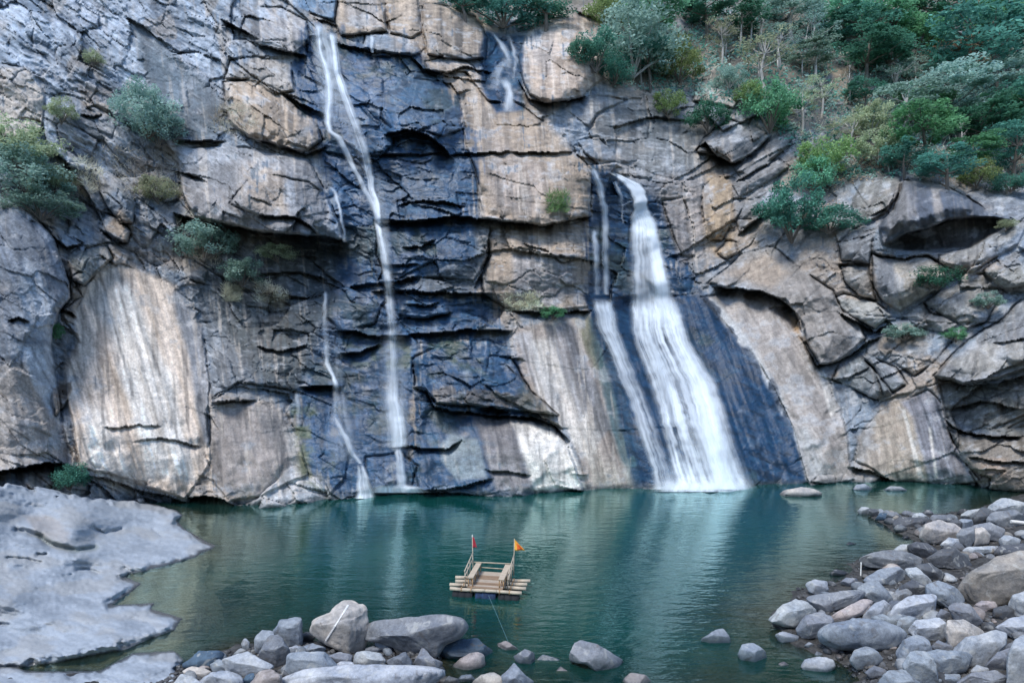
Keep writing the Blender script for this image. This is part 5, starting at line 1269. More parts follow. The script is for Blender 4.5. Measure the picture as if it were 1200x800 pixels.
for grp, txt in (("loose boulders of the right bank", RIGHT), ("loose boulders of the near pile", LEFT)):
    for ln in txt.split('\n'):
        po, tone, ang, lab = ln.split('|')
        poly = pts(po); ang = float(ang)
        A = poly_area = abs(sum(poly[i][0] * poly[(i + 1) % len(poly)][1] - poly[(i + 1) % len(poly)][0] * poly[i][1] for i in range(len(poly)))) / 2
        kind = 'boulder' if A > 500 else 'rock' if A > 90 else 'pebble'
        rock_n += 1
        inwater = 'awash' in lab or 'in the pool' in lab or 'alone' in lab or 'islet' in lab or 'in the water' in lab or 'shallow' in lab or 'standing in water' in lab or 'half' in lab
        o, C_, s_ = rock_shape(kind, poly, 1000 + rock_n * 7, ang, 0.95 if A > 90 else .8, 4 if A > 700 else 3, -0.15 if inwater else None)
        rs = np.random.RandomState(rock_n); k = rs.uniform(.88, 1.12); t_ = TONES[tone]
        o.color = (t_[0] * k, t_[1] * k, t_[2] * k * rs.uniform(.97, 1.04), 1)
        tag(o, lab, kind, grp)
        ROCKS[lab] = (o, C_, s_)

# cobbles that fill the gaps: a few shared shapes, each stone an object of its own
rs = np.random.RandomState(77)
cob = []
V2, F2 = ICO[2]
for k in range(6):
    q = V2 * np.array([1.0, rs.uniform(.7, .95), rs.uniform(.5, .75)])
    for _ in range(5):
        n_ = rs.normal(size=3); n_ /= np.linalg.norm(n_); h = q @ n_; q = q - (np.maximum(h - h.max() * rs.uniform(.7, .9), 0) * .9)[:, None] * n_
    q *= (1 + .08 * vnoise3(V2 * 2 + k, k))[:, None]
    cob.append(mesh_np("cobble", q, F2, M_BOULDER, True))
spots = []
def scatter(poly, n, r0, r1):
    p = np.asarray(poly, float); c = 0
    while c < n:
        x = rs.uniform(*np.percentile(p[:, 0], [0, 100])); y = rs.uniform(*np.percentile(p[:, 1], [0, 100]))
        if poly_sd(p, np.array([x]), np.array([y]))[0] > 0:
            spots.append((x, y, rs.uniform(r0, r1))); c += 1
scatter(pts("1008,598;1130,602;1240,585;1240,650;1120,660;1060,630"), 55, .16, .50)
scatter(pts("940,688;990,672;1040,650;1150,650;1150,700;1240,705;1240,815;1010,815;960,756;925,738"), 105, .12, .42)
scatter(pts("205,782;300,755;440,758;510,770;530,800;530,812;205,812"), 62, .09, .28)
scatter(pts("560,770;660,775;700,812;540,812"), 12, .06, .16)
scatter(pts("1148,722;1185,722;1180,745;1160,742"), 20, .05, .11)
ton = [TONES[k] for k in 'bbglpgtd']
for x, y, r in spots:
    z = .1
    for _ in range(3):
        d0 = FPX * (CAMZ - z) / (y - 400); z = float(bed_z(np.array([(x - 600) / FPX * d0]), np.array([d0]))[0])
    if z < -.35: continue
    o = link("cobble", cob[rs.randint(6)], None, ((x - 600) / FPX * d0, d0, z + r * .25))
    o.rotation_euler = (rs.uniform(-.4, .4), rs.uniform(-.4, .4), rs.uniform(0, 6.3)); o.scale = (r, r, r)
    t_ = ton[rs.randint(len(ton))]; k = rs.uniform(.4, .95); o.color = (t_[0] * k, t_[1] * k, t_[2] * k, 1)
    if x > 560 and y < 660 or x > 900: tag(o, "small loose cobble lying in the gaps between the boulders of the right bank", "cobble", "cobbles among the right bank boulders")
    else: tag(o, "small loose cobble lying between the boulders of the near pile", "cobble", "cobbles among the near pile boulders")

# the small gravel between all of them, one mesh
rg = np.random.RandomState(9); V1, F1 = ICO[2]; V1s, F1s = ico(1)
GV = []; GF = []; cnt = 0
for poly_, n_ in (("1008,598;1130,602;1240,585;1240,812;1010,812;960,756;925,738;940,688;990,672;1040,640", 1500), ("205,784;300,757;440,760;510,772;530,800;530,812;150,812", 700)):
    p_ = np.asarray(pts(poly_), float)
    x = rg.uniform(p_[:, 0].min(), p_[:, 0].max(), n_ * 3); y = rg.uniform(p_[:, 1].min(), p_[:, 1].max(), n_ * 3)
    ok = poly_sd(p_, x, y) > -4; x = x[ok][:n_]; y = y[ok][:n_]
    z = np.full(x.shape, .1)
    for _ in range(3):
        d0 = FPX * (CAMZ - z) / (y - 400); z = bed_z((x - 600) / FPX * d0, d0)
    for xx, yy, zz, dd in zip(x, y, z, d0):
        if zz < -.2: continue
        r = rg.uniform(.04, .13); q = V1s * rg.uniform(.6, 1.1, 3) * r; a_ = rg.uniform(0, 6.3)
        q = np.stack([q[:, 0] * math.cos(a_) - q[:, 1] * math.sin(a_), q[:, 0] * math.sin(a_) + q[:, 1] * math.cos(a_), q[:, 2] * .7], 1) * (1 + .15 * rg.normal(size=(len(V1s), 1)))
        GV.append(q + np.array([(xx - 600) / FPX * dd, dd, zz + r * .2])); GF.append(F1s + cnt * len(V1s)); cnt += 1
o = link("gravel", mesh_np("gravel", np.concatenate(GV), np.concatenate(GF), M_BOULDER, False)); o.color = (.09, .092, .096, 1)
tag(o, "small dark gravel between the boulders on both banks", None, None, 'stuff')

# the white vein across the tall angular boulder
o, C_, s_ = ROCKS["tall angular pale boulder with a white quartz vein, largest of the near pile"]
dg = bpy.context.evaluated_depsgraph_get()
from mathutils.bvhtree import BVHTree
def bvh_of(ob):
    me = ob.data; mw = ob.matrix_world if ob.parent else Matrix.Translation(ob.location)
    return BVHTree.FromPolygons([mw @ v.co for v in me.vertices], [tuple(p.vertices) for p in me.polygons])
bt = bvh_of(o)
def hit_px(bt, px, py):
    d = Vector(PT(np.array(float(px)), np.array(float(py)), np.array(1.0))) - Vector((0, 0, CAMZ))
    h = bt.ray_cast(Vector((0, 0, CAMZ)), d.normalized())
    return h[0]
mb = MB(); line = []
for t_ in np.linspace(0, 1, 14):
    h = hit_px(bt, np.interp(t_, [0, .5, 1], [408, 396, 382]), np.interp(t_, [0, .5, 1], [709, 728, 750]))
    if h is not None: line.append(h - o.location)
for i in range(len(line) - 1): mb.tube(line[i], line[i + 1], .035, .035, 5)
if line: mb.build("quartz_vein", mat_simple("quartz", (.75, .74, .72), .6), o)

# small uprights on the right bank
mb = MB(); b0 = Vector(PT(np.array(1008.6), np.array(674.0), np.array(FPX * 10.7 / 274)))
mb.tube(b0, b0 + Vector((.02, 0, .52)), .028, .022, 8); mb.tube(b0 + Vector((.02, 0, .52)), b0 + Vector((.02, 0, .60)), .03, .03, 8)
tag(mb.build("stick", mat_simple("white_paint", (.75, .74, .68), .6)), "thin white upright stick on the right bank at the waterline", "stick")
mb = MB(); b0 = Vector(PT(np.array(1181.0), np.array(616.0), np.array(FPX * 10.2 / 226))); b1 = Vector(PT(np.array(1235.0), np.array(622.0), np.array(FPX * 10.2 / 228)))
mb.tube(b0 + Vector((0, -.2, .3)), b1 + Vector((0, -.2, .3)), .09, .1, 8)
tag(mb.build("log", mat_simple("bleached_wood", (.62, .6, .56), .8, 4, (1, 8, 8))), "bleached white log lying on rocks at the right frame edge", "log")
# ------------------------------------------------------------------ trees, shrubs, grass
def leaf_mesh(name, centers, radii, n, size, rs, flat=.55, mat=None, droop=.0, aspect=.5, zz=.45):
    """n leaf blades spread through leaf clumps; 'leaf' is the age of each blade, from old and dark to young and pale"""
    K = len(centers); k = rs.randint(K, size=n)
    d = rs.normal(size=(n, 3)); d /= np.linalg.norm(d, axis=1)[:, None]
    r = rs.uniform(0, 1, n) ** .45
    P = centers[k] + d * r[:, None] * radii[k][:, None] * np.array([1, 1, flat])
    ax = rs.normal(size=(n, 3)) * np.array([1, 1, zz]); ax[:, 2] -= droop; ax /= np.linalg.norm(ax, axis=1)[:, None]
    up = np.tile([0, 0, 1.0], (n, 1)) + rs.normal(size=(n, 3)) * .55
    sd = np.cross(ax, up); sd /= np.linalg.norm(sd, axis=1)[:, None] + 1e-9
    s = size * rs.uniform(.6, 1.35, n)[:, None]
    a = P - ax * s * .5; b = P + sd * s * aspect * .5; c = P + ax * s * .6; e = P - sd * s * aspect * .5
    V = np.stack([a, b, c, e], 1).reshape(-1, 3)
    F = np.arange(n * 4).reshape(-1, 4)
    ck = rs.uniform(0, 1, K)
    lf = np.clip(.55 * ck[k] + .45 * rs.uniform(0, 1, n), 0, 1)
    return mesh_np(name, V, F, mat, False, None, {"leaf": np.repeat(lf, 4)})

def crown_points(rs, n, kind):
    out = []
    while len(out) < n:
        p = rs.uniform(-1, 1, 3); l = np.linalg.norm(p)
        if l > 1 or l < (.35 if kind != 'bush' else .1) or p[2] < (-.55 if kind != 'layered' else -.8): continue
        if kind == 'layered': p[2] = round(p[2] * 2.5) / 2.5 + rs.uniform(-.06, .06)
        out.append(p * np.array([1.0, 1.0, .9]))
    return np.array(out)

CROWN = {}
rsP = np.random.RandomState(5)
for kind, nv, nc, rad, n, size, flat in (('round', 4, 38, .33, 4200, .105, .6), ('layered', 4, 34, .40, 3800, .105, .24), ('bush', 4, 34, .34, 4200, .10, 1.0), ('sparse', 3, 20, .32, 1000, .09, .45)):
    for v in range(nv):
        c = crown_points(rsP, nc, kind); r = rsP.uniform(.6, 1.2, nc) * rad
        mb = MB()
        if kind == 'bush':
            for q in c[:9]: mb.path([(0, 0, -1.0), tuple(q * .45 + np.array([0, 0, -.5])), tuple(q)], [.035, .025, .008], 5)
        else:
            b = [(0, 0, -2.3), (rsP.uniform(-.1, .1), rsP.uniform(-.1, .1), -1.5), (rsP.uniform(-.15, .15), rsP.uniform(-.15, .15), -.7), (0, 0, -.1), (rsP.uniform(-.1, .1), 0, .5)]
            mb.path(b, [.075, .062, .05, .035, .012], 7)
            for q in c[:14]:
                s0 = np.array(b[2 if q[2] < 0 else 3]); md = s0 * .45 + q * .55 + np.array([0, 0, -.08])
                mb.path([tuple(s0), tuple(md), tuple(q)], [.028, .018, .006], 5)
        tm = bpy.data.meshes.new("trunk"); tm.from_pydata([tuple(x) for x in mb.v], [], mb.f); tm.materials.append(M_BARKD)
        CROWN[kind, v] = (c, r, n, size, flat, tm, {})

def plant(px, py, rx, ry, kind, leaf, label, cat, group=None, bark=None, dlift=None, name=None):
    """crown centred on (px, py), half sizes in photograph pixels; rooted in the slope below"""
    v = rsP.randint(4 if kind != 'sparse' else 3)
    c, r, n, size, flat, tm, cache = CROWN[kind, v]
    if leaf not in cache:
        cache[leaf] = leaf_mesh("crown", c, r, n, size, np.random.RandomState(90 + v), flat, M_LEAF[leaf], zz=.45 if kind != 'bush' else 1.0)
    base = py + (ry * 1.0 if kind == 'bush' else ry * 1.5)
    d = float(Dfore(px, min(base, 640)))
    dc = d - (.35 * rx * d / FPX if dlift is None else dlift)
    s = dc / FPX
    C = PT(np.array(float(px)), np.array(float(py)), np.array(dc))
    nm = name or ('tree' if kind != 'bush' else 'shrub')
    root = bpy.data.objects.new(nm, None); COL.objects.link(root)
    rx *= 1.12; ry *= 1.15; h = ry * s
    foot = Vector((C[0], C[1], C[2] - h * (1.0 if kind == 'bush' else 2.0)))
    root.location = foot
    tag(root, label, cat, group)
    off = Vector((0, 0, h * (1.0 if kind == 'bush' else 2.0)))
    rz = rsP.uniform(0, 6.3)
    cr = link("foliage" if kind == 'bush' else "crown", cache[leaf], root, off)
    tr = link("stem" if kind == 'bush' else "trunk", tm, root, off)
    for o in (cr, tr):
        o.scale = (rx * s, (rx + ry) * .5 * s, ry * s); o.rotation_euler = (0, 0, rz)
    if bark is not None:
        tr.material_slots[0].link = 'OBJECT'; tr.material_slots[0].material = bark
    return root

def bare_tree(px, py_base, h, lean, label, seed, spread=.35, r0=.14, group=None):
    rs = np.random.RandomState(seed)
    d = float(Dfore(px, py_base)) - .4
    s = d / FPX; B = Vector(PT(np.array(float(px)), np.array(float(py_base)), np.array(d)))
    H = h * s
    root = bpy.data.objects.new("bare_tree", None); COL.objects.link(root); root.location = B
    tag(root, label, "tree", group)
    mb = MB(); tw = MB()
    pts_ = [Vector((0, 0, -.6))] + [Vector((lean * H * t + rs.uniform(-.03, .03) * H, rs.uniform(-.03, .03) * H, H * t)) for t in (.25, .5, .75, 1)]
    rr = [r0, r0 * .85, r0 * .68, r0 * .45, r0 * .15]
    mb.path(pts_, rr, 7)
    for i in range(11):
        t = rs.uniform(.3, .95); k = min(int(t * 4), 3); p = pts_[k].lerp(pts_[k + 1], t * 4 - k) if k < 4 else pts_[4]
        a = rs.uniform(0, 6.3); L = H * spread * rs.uniform(.5, 1.1) * (1.15 - t)
        dr = Vector((math.cos(a), math.sin(a) * .6, rs.uniform(.3, 1.0))).normalized()
        q = p + dr * L * .55 + Vector((0, 0, rs.uniform(-.05, .1) * L)); e = q + (dr + Vector((rs.uniform(-.4, .4), 0, rs.uniform(.0, .5)))).normalized() * L * .6
        tw.path([p, q, e], [r0 * .4, r0 * .28, r0 * .08], 5)
        for _ in range(3):
            e2 = q + (dr + Vector(rs.uniform(-.8, .8, 3))).normalized() * L * .45
            tw.tube(q, e2, r0 * .2, r0 * .06, 4)
    mb.build("trunk", M_BARK, root, True); tw.build("branch", M_BARK, root, True)
    return root

TREES = """1163,52,62,48|round|deep|large dense deep green tree at the upper right corner of the slope
1098,8,42,28|round|deep|deep green tree on the skyline left of the large corner tree
1042,14,40,26|layered|green|green layered tree at the top edge above the dark hollow
1074,42,36,18|round|green|bright green tree beneath two pale trunks in the upper right
1008,26,34,24|round|deep|deep green tree at the top edge right of the bare grey bank
1018,58,42,20|layered|deep|dark spreading tree above the shaded hollow in the slope
1120,104,48,26|layered|grey|grey-green feathery tree under the orange-leaved one
1180,100,40,28|layered|grey|grey-green layered tree at the right edge below the corner tree
1062,118,38,22|layered|grey|hazy grey-green tree in the middle of the wooded slope
1082,150,42,28|round|green|fresh green tree above the tilted dark boulder
1150,140,42,22|layered|deep|deep green tree behind the pale pink blossoms
1192,168,32,28|round|deep|dark tree low at the right edge of the wooded slope
1110,190,34,18|round|deep|low dark tree right above the overhanging boulder
1144,203,20,15|bush|bright|yellow-green bush at the foot of the wooded slope
985,8,30,22|layered|green|thin green tree at the top edge above the grey bank
1012,104,20,15|round|deep|small dark tree left of the shaded hollow
962,100,18,18|sparse|olive|sparse olive sapling on the grey bank
930,8,36,20|layered|grey|grey-green tree at the top edge left of the grey bank
890,12,30,18|sparse|grey|thin grey tree among bare trunks at the top edge
742,50,46,36|bush|grey|big grey-green tree leaning over the tan boulder at top centre
698,60,26,22|bush|deep|deep green shrubby tree right against the tan boulder
796,72,28,22|bush|bright|yellow-green bush below the grey-green tree at top centre
826,8,36,18|round|deep|dark tree at the top edge between tan boulder and bare trunks
770,12,36,20|layered|green|green tree at the top edge behind the big grey-green one
716,14,28,18|bush|bright|pale green bush on top of the tan boulder
590,8,46,22|bush|deep|dark tree over the small upper cascade
640,6,34,14|layered|deep|dark low tree at the top edge left of the tan boulder
545,-2,26,12|round|deep|dark bush at the top edge above the striped tan block
896,60,30,26|sparse|olive|thin yellowish tree with bare twigs above the round dark bush
1190,14,44,40|round|green|broad green tree cut by the upper right corner
1052,86,30,18|sparse|grey|thin leafless-looking tree beside the smoky hollow
1184,212,26,12|bush|deep|low dark bush on the rock shoulder at the right edge
1126,70,44,14|layered|dry|tree with orange-brown dry leaves in the upper right wood
1158,136,30,8|sparse|pink|small tree with pale pinkish blossom on the right slope
940,118,24,16|sparse|olive|straggly olive thicket above the bright yellow-green bush
1000,150,30,16|sparse|olive|straggly olive thicket over the tilted dark boulder
1030,172,26,18|bush|olive|dull olive bush just behind the tilted dark boulder
1140,176,30,20|layered|green|green tree with a pale trunk left of the low dark one
1095,76,30,16|layered|grey|misty grey-green tree left of the orange-leaved one
955,28,24,22|sparse|grey|twiggy grey tree on the bare upper bank
846,40,20,18|sparse|olive|twiggy olive bush among the thin pale trunks
1215,120,40,34|round|deep|dark tree cut by the right frame edge
1135,30,34,26|round|green|green tree with pale trunks before it left of the large corner tree
1040,60,30,18|round|deep|small deep tree over the smoky hollow
1170,128,34,18|layered|green|mid green tree just above the pale pinkish blossom
1060,178,24,16|round|deep|small dark tree on the slope just above the tilted dark boulder's right end
1085,120,30,16|round|green|green tree under the misty grey-green one
870,20,26,18|layered|deep|dark layered tree behind the white-trunked pair
955,60,26,16|layered|grey|grey layered tree on the bare bank
915,44,26,16|sparse|grey|thin grey tree below the top edge beside the bare bank
1020,140,24,18|bush|olive|dull olive thicket beneath the small dark tree of the hollow
760,60,26,24|round|deep|deep green right half of the clump at top centre
720,84,22,14|bush|deep|dark bush at the foot of the big grey-green tree
855,90,18,12|bush|grey|grey bush left of the light green one""".split('\n')
for t_ in TREES:
    a_, kind, leaf, lab = t_.split('|'); a_ = [float(q) for q in a_.split(',')]
    plant(*a_, kind, leaf, lab, 'bush' if kind == 'bush' else 'tree', "trees on the wooded slope", M_BARK if leaf in ('grey', 'olive', 'dry', 'pink') else None)
SHRUBS = """174,130,34,28|grey|dark round bush with hanging bare stems on the upper left cliff
186,150,24,20|grey|grey-green lower half of a bush spilling down the upper left cliff
34,204,46,26|grey|wide grey-green bush above the near left rock
24,170,38,26|olive|pale olive bush highest at the left frame edge
64,208,22,16|olive|dull yellowish bush right of the wide grey-green one
48,238,38,18|grey|dark shaded bush rooted behind the near left rock
186,222,20,15|olive|small olive bush on the ledge under the dark round bush
240,282,34,21|grey|pale blue-green bush under the left overhanging ledge
284,318,24,16|grey|grey bush lower right of the pale blue-green one
326,296,22,10|olive|thin olive bush in the shade under the overhanging ledge
66,388,7,11|green|tiny green plant in a notch of the near left rock
82,556,20,16|deep|green bush in the dark gap above the rock shelf
648,366,15,8|green|small green plant on the ledge between the two waterfalls
902,124,32,28|green|round dense green bush over the tilted grey block
830,136,25,17|deep|deep blue-green bush left of the round dense one
784,122,18,15|bright|pale yellow bush below the yellow-green one at top centre
876,112,18,14|bright|light green bush touching the left of the round dense one
968,184,30,22|bright|bright yellow-green bush right of the tilted grey blocks
952,206,22,18|green|green bush hanging below the bright yellow-green one
928,246,36,34|deep|deep green bushy tree at the foot of the tilted grey blocks
972,258,32,14|deep|low deep green bush reaching right toward the round textured boulder
1098,324,27,14|deep|dark green bush growing from a joint below the overhanging boulder
1158,352,19,9|grey|flat grey-green bush right of the bush below the overhang
1060,389,22,9|grey|low green plant in the crack below the pale wedge block
1120,392,13,8|green|small green plant at the tip of the long diagonal slab
682,58,22,9|deep|dark bush hanging on the face of the tan boulder
1180,262,10,6|olive|tiny olive plant at the right tip of the overhanging boulder
110,68,10,8|olive|small dry plant high on the left cliff
72,130,14,14|olive|thin olive plant beside the pale left patch of rock""".split('\n')
for t_ in SHRUBS:
    a_, leaf, lab = t_.split('|'); a_ = [float(q) for q in a_.split(',')]
    plant(*a_, 'bush', leaf, lab, 'bush', "shrubs rooted on the cliff ledges")
BARE = """867,56,70,.02|bare tree with a white trunk, left of a pair at top right of centre
879,52,70,.03|bare tree with a white trunk, right of a pair at top right of centre
940,84,56,.12|bare forked pale tree on the grey bank
912,80,46,.0|thin bare tree left of the forked pale one
956,92,60,-.03|thin bare sapling between the forked pale tree and the wood
1103,58,84,.0|tall white trunk rising through the green trees at upper right
1110,50,70,.03|second tall white trunk close right of the first at upper right
1078,36,56,.1|bare leaning trunk at the top edge left of the tall white trunks
1072,112,44,.0|pale trunk in the smoky hollow
1122,128,52,-.3|pale forked trunk holding the orange dry crown
1126,196,56,.02|pale trunk standing below the pink blossom
1182,64,50,.0|thin pale trunk before the large corner tree
850,62,44,.04|thin bare tree left of the white-trunked pair
996,116,40,.0|thin pale sapling by the tan outcrop
965,124,30,.0|short white sapling under the olive one
1042,196,26,-.05|short pale stump trunk above the tilted dark boulder
1062,182,40,.0|thin pale trunk in the wood above the overhang
752,96,66,.02|thin grey trunk through the big grey-green tree
890,96,50,-.05|thin bare twiggy tree over the round dense bush
1180,222,24,-.12|short pale leaning trunk on the right rock shoulder""".split('\n')
for q_, t_ in enumerate(BARE):
    a_, lab = t_.split('|'); a_ = [float(q) for q in a_.split(',')]
    bare_tree(*a_, lab, 400 + q_, r0=.085 if a_[2] < 60 else .12, group="bare trees on the wooded slope")

# stems that hang under the dark bush on the left cliff are its own
def scatter_cover(name, poly, n, leaf, size, label, seed, thr=-1, lift=.25, tall=0.0, aspect=.45):
    rs = np.random.RandomState(seed); p = np.asarray(poly, float)
    x = rs.uniform(p[:, 0].min(), p[:, 0].max(), n); y = rs.uniform(p[:, 1].min(), p[:, 1].max(), n)
    ok = (poly_sd(p, x, y) > -6 * rs.uniform(0, 1, n)) & (fbm(x / 16, y / 10, 3, seed) + .3 * rs.uniform(-1, 1, n) > thr)
    x, y = x[ok], y[ok]; m = len(x)
    P = PT(x, y, Dat(x, y) - lift * rs.uniform(0, 1.2, m))
    ax = rs.normal(size=(m, 3)) * np.array([1, .6, .5]); ax[:, 2] += tall; ax /= np.linalg.norm(ax, axis=1)[:, None]
    sd = np.cross(ax, rs.normal(size=(m, 3))); sd /= np.linalg.norm(sd, axis=1)[:, None]
    s = size * rs.uniform(.5, 1.4, m)[:, None]
    V = np.stack([P, P + ax * s * .5 + sd * s * aspect * .5, P + ax * s, P + ax * s * .5 - sd * s * aspect * .5], 1).reshape(-1, 3)
    lf = np.clip(.5 + .5 * fbm(x / 12, y / 9, 2, seed + 1) + rs.uniform(-.3, .3, m), 0, 1)
    o = link(name, mesh_np(name, V, np.arange(m * 4).reshape(-1, 4), M_LEAF[leaf], False, None, {"leaf": np.repeat(lf, 4)}))
    tag(o, label, None, None, 'stuff'); return o
WOOD = pts("690,-40;1340,-40;1340,225;1190,205;1060,202;1000,205;960,222;925,165;890,118;800,110;720,96;706,20")
scatter_cover("undergrowth", WOOD, 42000, 'grey', .45, "grey-green undergrowth covering the wooded slope", 501, -.1, .7)
scatter_cover("undergrowth", WOOD, 26000, 'deep', .42, "green scrub in patches on the wooded slope", 502, .0, 1.2)
scatter_cover("dry_brush", WOOD, 30000, 'straw', .7, "dry straw-coloured brush on the slope between the trees", 503, .12, .6, .6, .08)
scatter_cover("leaf_litter", pts("960,210;1000,150;1060,170;1200,200;1240,230;1130,215;1050,203;1000,212;975,245;955,255"), 5000, 'dry', .22, "brown fallen leaves around the tilted dark boulder", 504, -.2, .1)
for a_, lab in (("255,128;285,122;305,150;270,160;250,150", "dry grass on the ledge under the tan block at left"), ("205,255;225,250;262,300;258,315;225,300", "dry grass on the ledge below the left bushes"),
                ("262,340;280,335;282,352;265,354", "dry grass tuft on the slab below the grey bush"), ("300,332;335,330;340,352;305,355", "dry grass clinging below the overhanging ledge"),
                ("590,350;625,345;635,362;600,366", "dry grass fringe on the ledge between the two waterfalls"), ("85,190;110,185;120,215;95,235", "dry grass beside the left bushes"), ("120,170;215,190;215,230;150,235", "dry twigs under the dark round bush")):
    scatter_cover("dry_grass", pts(a_), 1300, 'straw', .45, lab, int(len(lab) * 13 + 7), -.35, .25, .9, .07)
scatter_cover("grass", pts("642,226;664,226;666,250;645,250"), 700, 'bright', .5, "bright green grass tuft on the tan slab between the waterfalls", 540, -.8, .3, .8, .09)
scatter_cover("weeds", pts("1094,702;1106,702;1106,720;1094,718"), 160, 'green', .22, "green weeds between the boulders of the right bank", 541, -2, 0)if False else None
# ------------------------------------------------------------------ the raft
M_WOOD = mat_simple("weathered_bamboo", (.42, .35, .265), .8, 5, (1, 6, 6), .3)
M_DECK = mat_simple("brown_planks", (.23, .155, .10), .8, 6, (.6, 8, 8), .35)
M_DECKP = mat_simple("pale_planks", (.36, .30, .235), .8, 6, (.6, 8, 8), .3)
M_POST = mat_simple("orange_wood", (.40, .24, .12), .8, 5, (5, 5, 1), .3)
M_DRUM = mat_simple("dark_drum", (.010, .011, .014), .9)
M_BLUE = mat_simple("blue_drum_paint", (.008, .022, .06), .9, 5, (1, 1, 1), .8)
raft = bpy.data.objects.new("raft", None); COL.objects.link(raft)
raft.location = (-1.02, 27.15, 0); raft.rotation_euler = (0, 0, math.radians(-9))
tag(raft, "bamboo raft with two benches, railings and two small flags floating in the pool", "raft")
rr = random.Random(3)
for k, y in enumerate((-.78, -.33, .10, .52)):
    for dz in (0,):
        mb = MB(); L = 1.62 + rr.uniform(-.10, .10); sh = rr.uniform(-.09, .09); sk = rr.uniform(-.03, .03)
        ps = [Vector((-L + sh + i * (2 * L / 6), y + sk * (i - 3) / 3 + rr.uniform(-.015, .015), .31 + rr.uniform(-.012, .012))) for i in range(7)]
        mb.path(ps, [.075, .07, .072, .07, .068, .072, .075], 9)
        mb.build("log", M_WOOD, raft, True)
    for x in (-1.05, -.62, .62, 1.05):
        mb = MB()
        for q in range(8):
            a0, a1 = q * math.pi / 4, (q + 1) * math.pi / 4
            mb.tube((x, y + .088 * math.cos(a0), .31 + .088 * math.sin(a0)), (x, y + .088 * math.cos(a1), .31 + .088 * math.sin(a1)), .02, .02, 5, False)
        mb.build("lashing", M_POST, raft, True)
for i, (x, y) in enumerate(((-1.02, -.62), (0, -.64), (1.0, -.62), (-1.02, .40), (0, .42), (1.0, .40))):
    mb = MB()
    mb.path([(x - .44, y, -.03), (x - .42, y, -.03), (x - .15, y, -.03), (x - .13, y, -.03), (x + .13, y, -.03), (x + .15, y, -.03), (x + .42, y, -.03), (x + .44, y, -.03)],
            [.22, .25, .25, .265, .265, .25, .25, .22], 16)
    d = mb.build("drum", M_BLUE if i == 1 else M_DRUM, raft, True)
    if i in (0, 2): d['label'] = "dark weathered drum"
ys = np.linspace(-.80, 1.12, 13)
for k in range(12):
    mb = MB(); y = (ys[k] + ys[k + 1]) / 2
    mb.box((rr.uniform(-.03, .03), y, .405 + rr.uniform(-.006, .006)), (1.56 + rr.uniform(-.08, .08), .145, .028), Matrix.Rotation(rr.uniform(-.012, .012), 3, 'Z'))
    mb.build("plank", M_DECKP if k in (1, 4, 5, 9, 10, 11) else M_DECK, raft)
for x in (-.62, .0, .62):
    mb = MB(); mb.box((x, .16, .365), (.07, 1.95, .05)); mb.build("crossbeam", M_POST, raft)
for sx in (-1, 1):
    seat = None
    mb = MB(); mb.box((sx * .68, .20, .80), (.25, 1.85, .035)); seat = mb.build("seat", M_WOOD, raft)
    for y in (-.66, -.1, .45, 1.0):
        for dx in (-.09, .09):
            mb = MB(); mb.tube((sx * .68 + dx, y, .40), (sx * .68 + dx, y, .785), .026, .026, 7); mb.build("leg", M_POST, raft, True)
    # railing outside the bench
    ox = sx * .93
    for y, h in ((-.55, 1.05), (-.05, 1.12), (.42, 1.20), (1.0, 1.30)):
        mb = MB(); mb.tube((ox, y, .33), (ox + sx * .03, y, h), .024, .022, 7); mb.build("baluster", M_WOOD, raft, True)
    for z0, z1 in ((1.02, 1.28), (.78, .98)):
        mb = MB(); mb.tube((ox + sx * .03, -.62, z0), (ox + sx * .03, 1.06, z1), .024, .024, 7); mb.build("rail", M_WOOD, raft, True)
    mb = MB(); mb.tube((ox + sx * .02, 1.03, .33), (ox + sx * .05, 1.03, 2.02), .028, .018, 8); mb.build("flagpole", M_WOOD, raft, True)
mb = MB(); mb.tube((-.92, 1.05, .84), (.92, 1.05, .86), .025, .025, 7); mb.build("rail", M_WOOD, raft, True)
mb = MB(); mb.tube((-.92, 1.05, .62), (.92, 1.05, .60), .02, .02, 7); mb.build("rail", M_WOOD, raft, True)

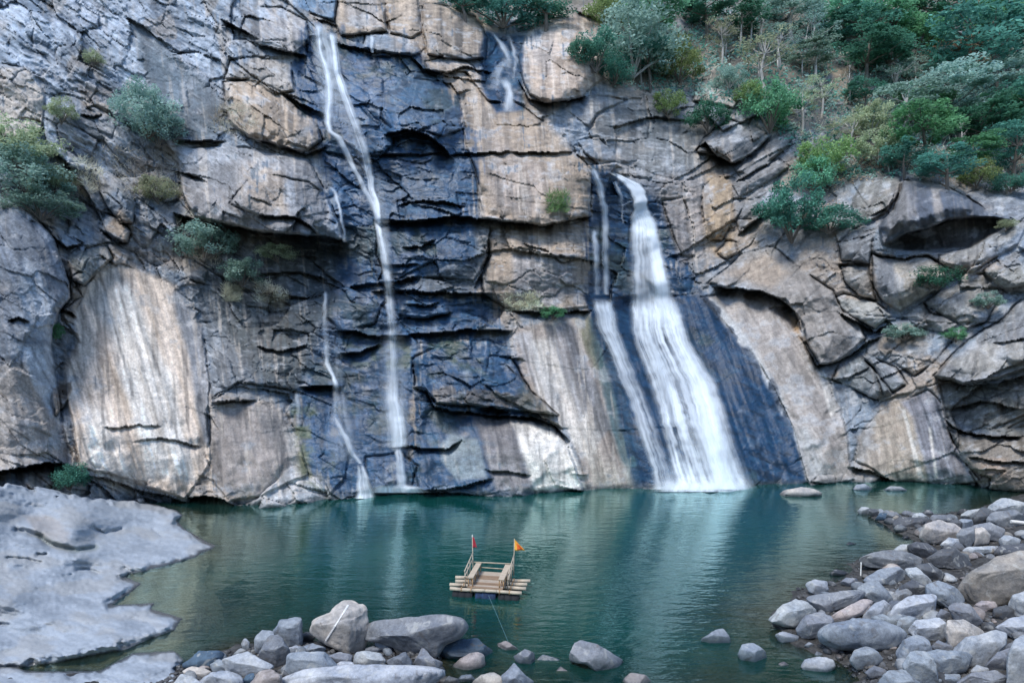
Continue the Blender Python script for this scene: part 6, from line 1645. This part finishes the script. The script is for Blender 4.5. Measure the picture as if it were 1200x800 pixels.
def cloth_flag(name, corner, fold, mat):
    """a small cloth hung from a pole: a bent sheet with thickness; corner(u, v) gives its points"""
    n = 9; V = []; F = []
    for side in (0, 1):
        for j in range(n):
            for i in range(n):
                u, v = i / (n - 1), j / (n - 1)
                p = Vector(corner(u, v)); p.y += fold * math.sin(u * 9 + v * 2) + side * .012
                V.append(p)
    g = grid_faces(n, n)
    F = [tuple(int(q) for q in f) for f in g] + [tuple(int(q) + n * n for q in f[::-1]) for f in g]
    per = [i for i in range(n)] + [j * n + n - 1 for j in range(1, n)] + [(n - 1) * n + i for i in range(n - 2, -1, -1)] + [j * n for j in range(n - 2, 0, -1)]
    for a, b in zip(per, per[1:] + per[:1]): F.append((b, a, a + n * n, b + n * n))
    me = bpy.data.meshes.new(name); me.from_pydata([tuple(v) for v in V], [], F); me.materials.append(mat)
    me.polygons.foreach_set("use_smooth", np.full(len(me.polygons), True)); me.update()
    return link(name, me, raft)
M_RED = mat_simple("red_cloth", (.36, .03, .05), .85); M_YEL = mat_simple("yellow_cloth", (.80, .42, .06), .85); M_ORA = mat_simple("orange_cloth", (.78, .14, .03), .85)
f = cloth_flag("flag", lambda u, v: (-.985 + u * .24 * (0.35 + .65 * v), 1.0, 1.99 - v * .46), .03, M_RED); f['label'] = "dark red flag hanging limp"
mb = MB(); mb.tube((-.98, 1.03, 2.0), (-.98, 1.03, 2.10), .028, .02, 8); mb.build("pole_tip", mat_simple("pale_tip", (.7, .65, .6), .7), raft)
f = cloth_flag("flag", lambda u, v: (.985 + u * .50 * v, 1.0, 2.0 - v * .52 + u * v * .04), .035, M_YEL); f['label'] = "yellow-edged orange triangular flag"
n_ = cloth_flag("flag_centre", lambda u, v: (1.07 + u * .34 * v, .965, 1.84 - v * .30 + u * v * .03), .035, M_ORA); n_.parent = f

a3 = Vector((-1.0, 26.2, .18)); mb = MB(); last = a3
for k in range(1, 15):
    t = k / 14; e = Vector(PT(np.array(575 + 22 * t), np.array(703 + 52 * t), np.array(FPX * (CAMZ - .03) / (303 + 52 * t))))
    p_ = a3.lerp(e, min(1, t * 3)) if t < .34 else e
    mb.tube(last, p_, .007, .007, 5, False); last = p_
tag(mb.build("rope", mat_simple("pale_rope", (.10, .19, .21), .8), None, True), "thin pale mooring rope running from the raft toward the near shore", "rope")
